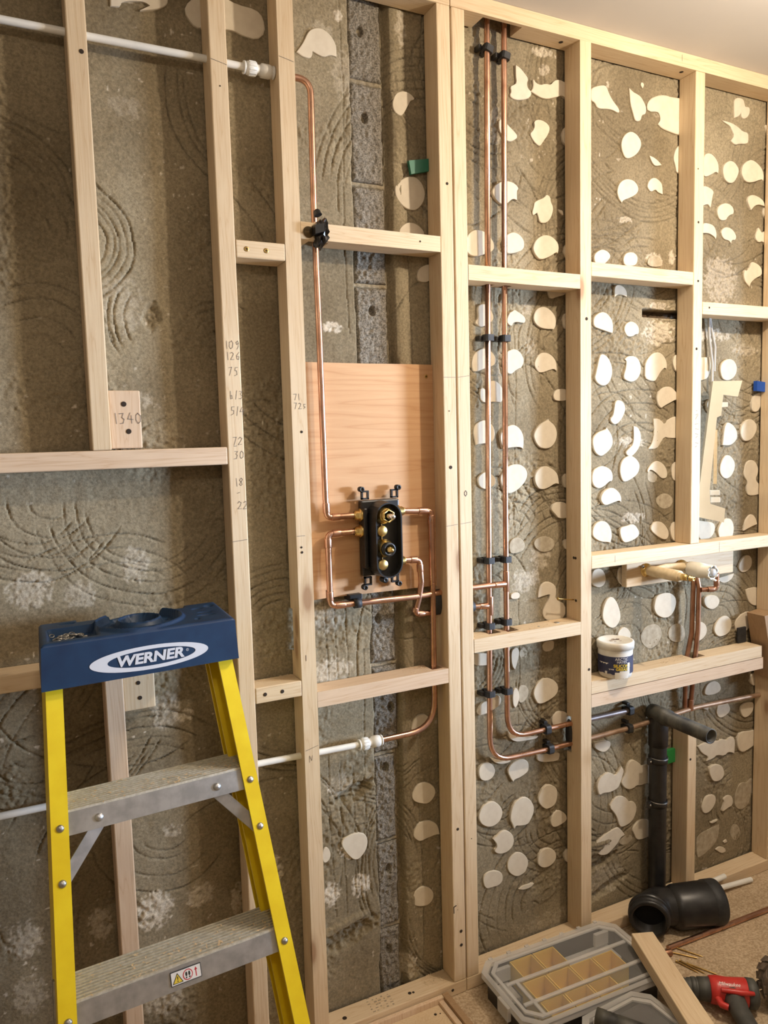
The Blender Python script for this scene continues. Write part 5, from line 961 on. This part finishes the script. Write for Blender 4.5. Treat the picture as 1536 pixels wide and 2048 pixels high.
# drill
o = thing('cordless_drill', 'red and black cordless drill lying on the floor beside the timber offcut', 'drill', (1.51, -0.385, F0)); w = at_world(o)
da = Vector((0.80, -0.60, 0)).normalized(); dn = Vector((0.60, 0.80, 0)); dc = Vector((1.490, -0.345, F0 + 0.046))
def along(s, n=0.0, z=0.0): return dc + da * s + dn * n + Vector((0, 0, z))
b = MB(); b.lathe(along(-0.10), da, [(0, 0), (0, 0.014), (0.006, 0.020), (0.030, 0.022), (0.044, 0.022), (0.046, 0.020), (0.05, 0.0235), (0.058, 0.0235), (0.06, 0.021)], 22); w(b, 'chuck', M['tool_grey'])
b = MB(); b.lathe(along(-0.042), da, [(0, 0.021), (0.002, 0.026), (0.012, 0.027), (0.0125, 0.0255), (0.018, 0.0255), (0.0185, 0.028), (0.046, 0.030), (0.047, 0.028)], 14); w(b, 'clutch_ring', M['tool_grey'])
b = MB(); b.lathe(along(0.004), da, [(0, 0.026), (0.002, 0.033), (0.02, 0.035), (0.045, 0.033), (0.090, 0.036), (0.094, 0.034)], 22); w(b, 'housing', M['red'])
b = MB(); b.lathe(along(0.097), da, [(0, 0.034), (0.001, 0.037), (0.020, 0.036), (0.027, 0.028), (0.028, 0)], 22); w(b, 'motor_cap', M['tool_grey'])
hd = (-dn * 0.86 + da * 0.10 + Vector((0, 0, -0.10))).normalized()
b = MB(); b.tube([along(0.060, -0.016), along(0.060, -0.016) + hd * 0.05, along(0.066, -0.016) + hd * 0.10, along(0.07, -0.016) + hd * 0.145], [0.028, 0.0235, 0.0225, 0.027], 16); w(b, 'grip', M['tool_grey'])
b = MB(); b.tube([along(0.018, -0.026), along(0.022, -0.026) + hd * 0.024, along(0.036, -0.022) + hd * 0.034], [0.0085, 0.009, 0.008], 10); w(b, 'trigger', M['red'])
b = MB(); b.tube([along(0.028, -0.030, 0.024), along(0.075, -0.036, 0.026), along(0.108, -0.030, 0.022)], [0.006, 0.008, 0.005], 8); w(b, 'red_trim', M['red'])
b = MB(); pb = along(0.074, -0.016) + hd * 0.155; Mx = Matrix.Translation((pb.x, pb.y, F0 + 0.037)) @ Matrix.Rotation(math.atan2(da.y, da.x), 4, 'Z'); b.box(-0.040, 0.040, -0.022, 0.022, -0.0365, 0.032, 0.006, Mx); w(b, 'battery', M['tool_grey'])
vs, fs = text_mesh('Milwaukee', 0.0125, 0.35, 0.0, ext=0.0); b = MB(); T_ = Vector((0, 0, 1)); vn = (-dn * 0.55 + T_ * 0.83)
def on_drill(v):
    s = 0.050 + v.x; th = math.radians(62) + v.y / 0.0352; return along(s) + (-dn * math.cos(th) + T_ * math.sin(th)) * 0.0368
b.add([on_drill(v) for v in vs], fs); w(b, 'maker_lettering', M['print_white'])
# treaded rubber tyre at the right edge
o = thing('trolley_wheel', 'dusty brown rubber wheel with chunky block tread at the lower right corner', 'wheel', (1.66, -0.43, F0)); w = at_world(o)
TC = Vector((1.660, -0.452, F0 + 0.0765)); TA = Vector((0.55, 0.80, 0.0)).normalized(); TB = Vector((0.80, -0.55, 0)).normalized(); RT = 0.070
b = MB(); b.lathe(TC, TA, [(-0.030, 0.022), (-0.036, 0.046), (-0.030, RT - 0.008), (0.0, RT - 0.003), (0.030, RT - 0.008), (0.036, 0.046), (0.030, 0.022)], 40); w(b, 'carcass', M['tyre'])
for k in range(16):
    for s in (-1, 0, 1):
        a0 = 2 * math.pi * (k + 0.5 * (s == 0)) / 16; b = MB(); hw = 0.15; q = []
        for rr in (RT - 0.010, RT + 0.004 - 0.006 * abs(s)):
            for u, aa in ((-0.0088, -hw), (0.0088, -hw), (0.0088, hw), (-0.0088, hw)):
                t = a0 + aa + (u * 9 * (1 if s >= 0 else -1)); q.append(TC + TA * (s * 0.0205 + u) + (TB * math.cos(t) + Vector((0, 0, 1)) * math.sin(t)) * rr)
        b.hexa(q); w(b, 'tread_block', M['tyre'])
# low timber tray frame on the floor at the bottom edge
o = thing('timber_tray', 'shallow timber tray with a board base lying against the bottom plate', 'timber tray', (0.74, -0.10, F0)); w = at_world(o)
b = MB(); b.box(0.40, 0.874, -0.014, -0.002, F0 + 0.0005, F0 + 0.022, 0.001); w(b, 'batten', M['timber2'])
b = MB(); b.box(0.874, 0.892, -0.40, -0.002, F0 + 0.0005, F0 + 0.024, 0.001); w(b, 'batten', M['dark_timber']); b = MB(); b.box(0.858, 0.8735, -0.40, -0.014, F0 + 0.0005, F0 + 0.015, 0.001); w(b, 'batten', M['timber2'])
b = MB(); b.box(0.40, 0.8575, -0.40, -0.0145, F0 + 0.0005, F0 + 0.006); bd = w(b, 'base_board', M['timber'])
for x, y, r in ((0.832, -0.040, 0.004), (0.845, -0.043, 0.002)): b = MB(); b.lathe((x, y, F0 + 0.0061), (0, 0, 1), [(0, r), (0.0003, r), (0.0004, 0)], 12); w(b, 'screw_hole', M['hole'])

# ------------------------------------------------------------------ stepladder
LP, LA = 0.072, math.radians(19.3); LX, LY, LZ = 0.1200, -0.2160, -0.3790; W0, KK, FB, S1, SP, SH = 0.1712, 0.0608, 0.0286, 0.2242, 0.298, 0.036
LAD = thing('stepladder', 'yellow fibreglass stepladder with a blue top, leaning in front of the left studs', 'stepladder', (LX, LY, FLOOR), LP)
def lp(u, s, n=0.0): return Vector((u, -s * math.sin(LA) - n * math.cos(LA), LZ - FLOOR - s * math.cos(LA) + n * math.sin(LA)))
SE = (LZ - FLOOR) / math.cos(LA)
def rail_box(b, sg, s0, s1, ua, ub, n0, n1):
    f = lambda s: W0 + KK * s
    b.hexa([lp(sg * (f(s0) - ua), s0, n0), lp(sg * (f(s0) - ub), s0, n0), lp(sg * (f(s0) - ub), s0, n1), lp(sg * (f(s0) - ua), s0, n1), lp(sg * (f(s1) - ua), s1, n0), lp(sg * (f(s1) - ub), s1, n0), lp(sg * (f(s1) - ub), s1, n1), lp(sg * (f(s1) - ua), s1, n1)])
for sg in (-1, 1):
    b = MB(); e = SE - 0.03
    rail_box(b, sg, -0.03, e, 0, FB, 0.0, -0.0045); rail_box(b, sg, -0.03, e, 0, 0.0045, -0.0045, -0.066); rail_box(b, sg, -0.03, e, 0, FB, -0.066, -0.0705); fr = b.build('front_rail', M['yellow'], LAD)
    b = MB(); rail_box(b, sg, -0.03, e, 0.003, 0.026, -0.074, -0.078); rail_box(b, sg, -0.03, e, 0.003, 0.007, -0.078, -0.100); rail_box(b, sg, -0.03, e, 0.003, 0.026, -0.100, -0.104); b.build('rear_rail', M['yellow'], LAD)
    b = MB(); f = W0 + KK * SE; z = 0.0; q0 = lp(sg * f, SE - 0.06, 0.003)
    b.hexa([Vector((sg * (f - 0.034), q0.y - 0.036, 0.0)), Vector((sg * (f + 0.004), q0.y - 0.036, 0)), Vector((sg * (f + 0.004), q0.y + 0.07, 0)), Vector((sg * (f - 0.034), q0.y + 0.07, 0)), Vector((sg * (f - 0.034), q0.y - 0.004, 0.07)), Vector((sg * (f + 0.003), q0.y - 0.004, 0.07)), Vector((sg * (f + 0.003), q0.y + 0.075, 0.07)), Vector((sg * (f - 0.034), q0.y + 0.075, 0.07))]); b.build('foot', M['black'], LAD)
    def rivet(u, s, r=0.0068):
        b = MB(); c = lp(u, s, 0.0); nn = (lp(0, 0, 1) - lp(0, 0, 0)); b.lathe(c, nn, [(-0.0005, r), (0.0012, r * 0.95), (0.0030, r * 0.6), (0.0037, 0)], 16); b.build('rivet', M['steel'], LAD)
    mid = lambda s: sg * (W0 + KK * s - FB * 0.52)
    for s in (S1 + 0.022, S1 + 0.110, S1 + SP + 0.022, S1 + 2 * SP + 0.022): rivet(mid(s), s)
    # folded spreader bar end behind the rail, diagonal braces under the first step
    b = MB(); s = S1 + 0.26; rail_box(b, sg, s, s + 0.15, -0.003, 0.0, -0.03, -0.045); b.build('spreader_bar', M['steel'], LAD)
    b = MB(); a, c = lp(sg * (W0 + KK * S1 - 0.078), S1 + 0.030, -0.012), lp(sg * (W0 + KK * (S1 + .12) - 0.012), S1 + 0.118, -0.012); dd = (c - a).normalized(); up = Vector((dd.z, 0, -dd.x)).normalized() * 0.011; th = (lp(0, 0, 1) - lp(0, 0, 0)) * 0.0025
    b.hexa([a - up - th, a + up - th, a + up + th, a - up + th, c - up - th, c + up - th, c + up + th, c - up + th]); bk_ = (lp(0, 0, -1) - lp(0, 0, 0)) * 0.018; b.hexa([a - up - th, a - up * 0.8 - th, a - up * 0.8 + bk_, a - up + bk_, c - up - th, c - up * 0.8 - th, c - up * 0.8 + bk_, c - up + bk_]); b.build('brace', M['alu'], LAD)
for k in range(3):
    s = S1 + SP * k; hw = W0 + KK * (s + 0.015) - 0.0052; p = lp(0, s, -0.0048); y0, z0 = p.y, p.z; D = 0.084; t = 0.0024
    b = MB(); al = math.tan(LA)
    prof = [(y0, z0), (y0 - SH * al * 0.9, z0 - SH), (y0 - SH * al * 0.9 + t, z0 - SH), (y0 + t, z0 - t * 1.2), (y0 + D - t, z0 - t * 1.2), (y0 + D - t, z0 - SH * 0.7), (y0 + D, z0 - SH * 0.7), (y0 + D, z0)]
    b.prism(prof, lambda a, c, d: (d, a, c), -hw, hw); st = b.build('step', M['alu'], LAD)
    b = MB(); nr = 10
    for r in range(nr): yy = y0 + 0.0015 + (D - 0.003) * r / nr; b.prism([(yy, z0), (yy + 0.0005, z0 + 0.0040), (yy + 0.0036, z0 + 0.0040), (yy + 0.0041, z0)], lambda a, c, d: (d, a, c), -hw, hw)
    b.build('tread_ribs', M['alu_tread'], st)
    if k == 0:
        for sg in (-1, 1): rr = MB(); c = lp(sg * (W0 + KK * s - 0.078), s + 0.020, -0.0042); rr.lathe(c, lp(0, 0, 1) - lp(0, 0, 0), [(-0.0005, 0.0072), (0.0012, 0.0068), (0.003, 0.0042), (0.0037, 0)], 16); rr.build('rivet', M['alu'], st)
    if k == 1:                                                             # safety sticker
        def on(u, v, lift=0.0006): return lp(u, s + v, -0.0042 + lift)
        u0, u1, v0, v1 = -0.022, 0.032, 0.006, 0.029
        def flat(pts, mt, nm, lift, par):
            b = MB(); b.add([on(u, v, lift) for u, v in pts], [tuple(range(len(pts)))]); return b.build(nm, mt, par)
        ctr = 0.012
        sk = flat([(u0, v0), (u1, v0), (u1, v1), (u0, v1)], M['print_black'], 'safety_sticker', 0.0007, LAD)
        q = 0.0012; flat([(u0 + q, v0 + q), (u1 - q, v0 + q), (u1 - q, v1 - q), (u0 + q, v1 - q)], M['print_white'], 'sticker_face', 0.0010, sk)
        tri = lambda c, r, dy=0: [(c - r, v1 - 0.003 + dy), (c + r, v1 - 0.003 + dy), (c, v1 - 0.003 - 1.75 * r + dy)]
        flat(tri(u0 + 0.012, 0.0095), M['print_black'], 'sticker_print', 0.0013, sk); flat(tri(u0 + 0.012, 0.0076, -0.001), M['print_yellow'], 'sticker_print', 0.0015, sk)
        flat([(u0 + 0.0112, v0 + 0.009), (u0 + 0.0130, v0 + 0.009), (u0 + 0.0126, v0 + 0.0145), (u0 + 0.0116, v0 + 0.0145)], M['print_black'], 'sticker_print', 0.0017, sk); flat([(u0 + 0.0112, v0 + 0.0158), (u0 + 0.0130, v0 + 0.0158), (u0 + 0.0130, v0 + 0.0175), (u0 + 0.0112, v0 + 0.0175)], M['print_black'], 'sticker_print', 0.0017, sk)
        cc, cv = u0 + 0.030, (v0 + v1) / 2; circ = lambda r: [(cc + r * math.cos(2 * math.pi * i / 24), cv + r * math.sin(2 * math.pi * i / 24)) for i in range(24)]
        flat(circ(0.0088), M['print_red'], 'sticker_print', 0.0013, sk); flat(circ(0.0073), M['print_white'], 'sticker_print', 0.0015, sk)
        for du in (-0.0026, 0.0026):
            flat([(cc + du + 0.0018 * math.cos(2 * math.pi * i / 12), cv - 0.0015 + 0.0038 * math.sin(2 * math.pi * i / 12)) for i in range(12)], M['print_black'], 'sticker_print', 0.0017, sk); flat([(cc + du * 1.1 + 0.0014 * math.cos(2 * math.pi * i / 12), cv + 0.0042 + 0.0014 * math.sin(2 * math.pi * i / 12)) for i in range(12)], M['print_black'], 'sticker_print', 0.0017, sk)
        ar = u1 - 0.0095; flat([(ar - 0.0008, v1 - 0.004), (ar + 0.0008, v1 - 0.004), (ar + 0.0008, v0 + 0.007), (ar - 0.0008, v0 + 0.007)], M['print_red'], 'sticker_print', 0.0013, sk); flat([(ar - 0.0026, v0 + 0.0085), (ar + 0.0026, v0 + 0.0085), (ar, v0 + 0.0035)], M['print_red'], 'sticker_print', 0.0013, sk)
# blue moulded top
CT, CB = -0.3040 - FLOOR, -0.3860 - FLOOR; CY0, CY1 = -0.020, 0.158; HW = 0.176
def cap():
    nu, nv = 110, 56; U, Vv = np.meshgrid(np.linspace(-HW, HW, nu), np.linspace(CY0, CY1, nv), indexing='ij'); z = np.full_like(U, CT)
    cu, cv = 0.004, CY0 + 0.092; r = np.hypot(U - cu, (Vv - cv)); st = lambda d, w=0.003: np.clip(d / w + 0.5, 0, 1)
    z -= 0.011 * st(0.080 - r); z += 0.006 * np.clip(1.4 - np.abs(r - 0.083) / 0.004, 0, 1); z += 0.009 * np.clip(1.4 - np.abs(r - 0.040) / 0.004, 0, 1)          # round tray with a lip
    z += 0.008 * st(0.048 - r); z -= 0.030 * st(0.036 - r)                                          # inner boss and tool well
    for a in (25, 145, 205, 325): q = np.hypot(U - cu - 0.058 * math.cos(math.radians(a)), Vv - cv - 0.058 * math.sin(math.radians(a))); z -= 0.008 * st(0.008 - q)
    tr = np.minimum.reduce([U + 0.160, -0.078 - U, Vv - (CY0 + 0.022), (CY0 + 0.115) - Vv]); z -= 0.014 * st(tr) * (1 - st(0.082 - r))
    for uu, vv, ru, rv in ((0.132, 0.060, 0.016, 0.005), (0.136, 0.085, 0.014, 0.005), (0.128, 0.125, 0.010, 0.006), (0.155, 0.138, 0.008, 0.010), (-0.125, 0.150, 0.014, 0.006), (0.110, 0.035, 0.004, 0.006)): q = ((U - uu) / ru) ** 2 + ((Vv - CY0 - vv) / rv) ** 2; z -= 0.008 * np.clip(1.3 - q, 0, 1)
    e = np.minimum.reduce([HW - np.abs(U), Vv - CY0, CY1 - Vv]); z -= 0.005 * (1 - np.clip(e / 0.006, 0, 1)) ** 2
    z -= 0.012 * st(Vv - CY1 + 0.022) * st(0.105 - np.abs(U)) 
    vs = np.stack([U, Vv, z], -1).reshape(-1, 3).tolist(); fs = [(i * nv + j, (i + 1) * nv + j, (i + 1) * nv + j + 1, i * nv + j + 1) for i in range(nu - 1) for j in range(nv - 1)]
    b = MB().add(vs, fs, True); ring = [i * nv for i in range(nu)] + [(nu - 1) * nv + j for j in range(1, nv)] + [i * nv + nv - 1 for i in range(nu - 2, -1, -1)] + [j for j in range(nv - 2, 0, -1)]
    k = len(b.v); n = len(ring)
    for i in ring:
        x, y, _ = b.v[i]; b.v.append((x * 1.022, y - 0.003 * (y < 0.07) + 0.002 * (y > 0.07), CB))
    b.f += [(ring[i], ring[(i + 1) % n], k + (i + 1) % n, k + i) for i in range(n)]; b.sm += [False] * n
    b.f += [tuple(range(k, k + n))]; b.sm += [False]
    b.v = [(p[0] + (p[1] - CY0) * 0.085, p[1], p[2]) for p in b.v]
    return b
co = cap().build('blue_top', M['blue'], LAD)
FY = CY0 - 0.0030
def cap_front(u, v, lift): t = (v - CB) / (CT - CB); return Vector((u, CY0 - 0.003 * (1 - t) - lift, v))
LU, LV = 0.010, (CT + CB) / 2 - 0.010
def ell(a, c, n=48): return [(LU + a * math.cos(2 * math.pi * i / n), LV + c * math.sin(2 * math.pi * i / n)) for i in range(n)]
b = MB(); P, Q = ell(0.109, 0.0225), [(x + 0.003, z) for x, z in ell(0.081, 0.0155)]; n = 48
b.add([cap_front(x, z, 0.0008) for x, z in P] + [cap_front(x, z, 0.0008) for x, z in Q], [(i, (i + 1) % n, n + (i + 1) % n, n + i) for i in range(n)]); b.build('logo_ring', M['logo'], co)
vs, fs = text_mesh('WERNER', 0.0262, 0.16, 0.00105, ext=0.0); mx = max(v.x for v in vs); sx = 0.0635 / mx
b = MB(); b.add([cap_front(LU - 0.001 + v.x * sx, LV - 0.0005 + v.y * 1.0, 0.0009) for v in vs], fs); b.build('logo_lettering', M['logo'], co)
b = MB(); cxr, czr = LU + 0.0685, LV + 0.003
for i in range(16): a, c = 2 * math.pi * i / 16, 2 * math.pi * (i + 1) / 16; b.add([cap_front(cxr + r * math.cos(t), czr + r * math.sin(t), 0.0009) for r, t in ((0.0026, a), (0.0026, c), (0.0020, c), (0.0020, a))], [(0, 1, 2, 3)])
vs, fs = text_mesh('R', 0.0036, 0, 0, ext=0.0); b.add([cap_front(cxr + v.x, czr + v.y, 0.0009) for v in vs], fs); b.build('registered_mark', M['logo'], co)
# metal bits in the tray and wood dust on the ladder
def flakes(name, n, fn, mt, parent, label=None, size=(0.0015, 0.005)):
    b = MB()
    for _ in range(n):
        p = fn(); a = rnd.uniform(0, 6.28); L = rnd.uniform(*size) / 2; wv = L * rnd.uniform(0.25, 0.6); c, s = math.cos(a), math.sin(a); h = rnd.uniform(0.0003, 0.0012)
        q = [(p[0] + c * L - s * wv, p[1] + s * L + c * wv, p[2]), (p[0] - c * L - s * wv, p[1] - s * L + c * wv, p[2] + h), (p[0] - c * L + s * wv, p[1] - s * L - c * wv, p[2]), (p[0] + c * L + s * wv, p[1] + s * L - c * wv, p[2] + h)]
        b.add(q, [(0, 1, 2, 3)])
    o = b.build(name, mt, parent); tag(o, kind='stuff')
    if label: tag(o, label, 'sawdust')
    return o
b = MB()
for k in range(34):
    u, v = rnd.uniform(-0.150, -0.090), CY0 + rnd.uniform(0.030, 0.105); z = CT - 0.0125 + rnd.uniform(0, 0.004); r = rnd.uniform(0.003, 0.006); a = rnd.uniform(-0.6, 0.6); 
    b.tube([(u + r * math.cos(2 * math.pi * i / 10), v + r * math.sin(2 * math.pi * i / 10) * math.cos(a), z + r * math.sin(2 * math.pi * i / 10) * math.sin(a) + 0.002) for i in range(11)], 0.0011, 5)
ox = b.build('fixings_in_tray', M['steel'], LAD); tag(ox, kind='stuff')
for k, n in ((0, 170), (1, 170)):
    s = S1 + SP * k; p = lp(0, s, -0.0048); hw = W0 + KK * s - 0.012
    flakes('wood_chips', n, lambda: (rnd.uniform(-hw, hw), p.y + rnd.betavariate(1.2, 1.8) * 0.08, p.z + 0.0043), M['dust'], LAD, size=(0.0012, 0.007))
# sawdust lying on plates, noggins and the floor
def on_frame(spots):
    x0, x1, y0, y1, z = rnd.choice(spots); return (rnd.uniform(x0, x1), rnd.uniform(y0, y1), z + 0.0006)
flakes('sawdust', 420, lambda: on_frame([(0.84, 0.914, 0.02, 0.062, BP)] * 3 + [(0.80, 0.87, 0.005, 0.062, -0.5655), (0.40, 0.505, 0.03, 0.062, -0.5300), (0.08, 0.20, 0.002, 0.06, 0.0300)]), M['dust'], FL, None, (0.001, 0.006))
flakes('sawdust', 320, lambda: on_frame([(1.0, 1.35, 0.005, 0.06, -0.4990), (1.70, 1.82, 0.02, 0.06, -0.6820), (1.0, 1.355, 0.01, 0.06, BP)]), M['dust'], FR, None, (0.001, 0.006))
flakes('sawdust', 700, lambda: (1.70 + rnd.uniform(-0.25, 0.6), -0.16 - abs(rnd.gauss(0.0, 0.16)), FLOOR + 0.0006), M['dust'], None, 'pale sawdust and wood chips scattered over the brown floor', (0.001, 0.005))
bpy.context.view_layer.update()
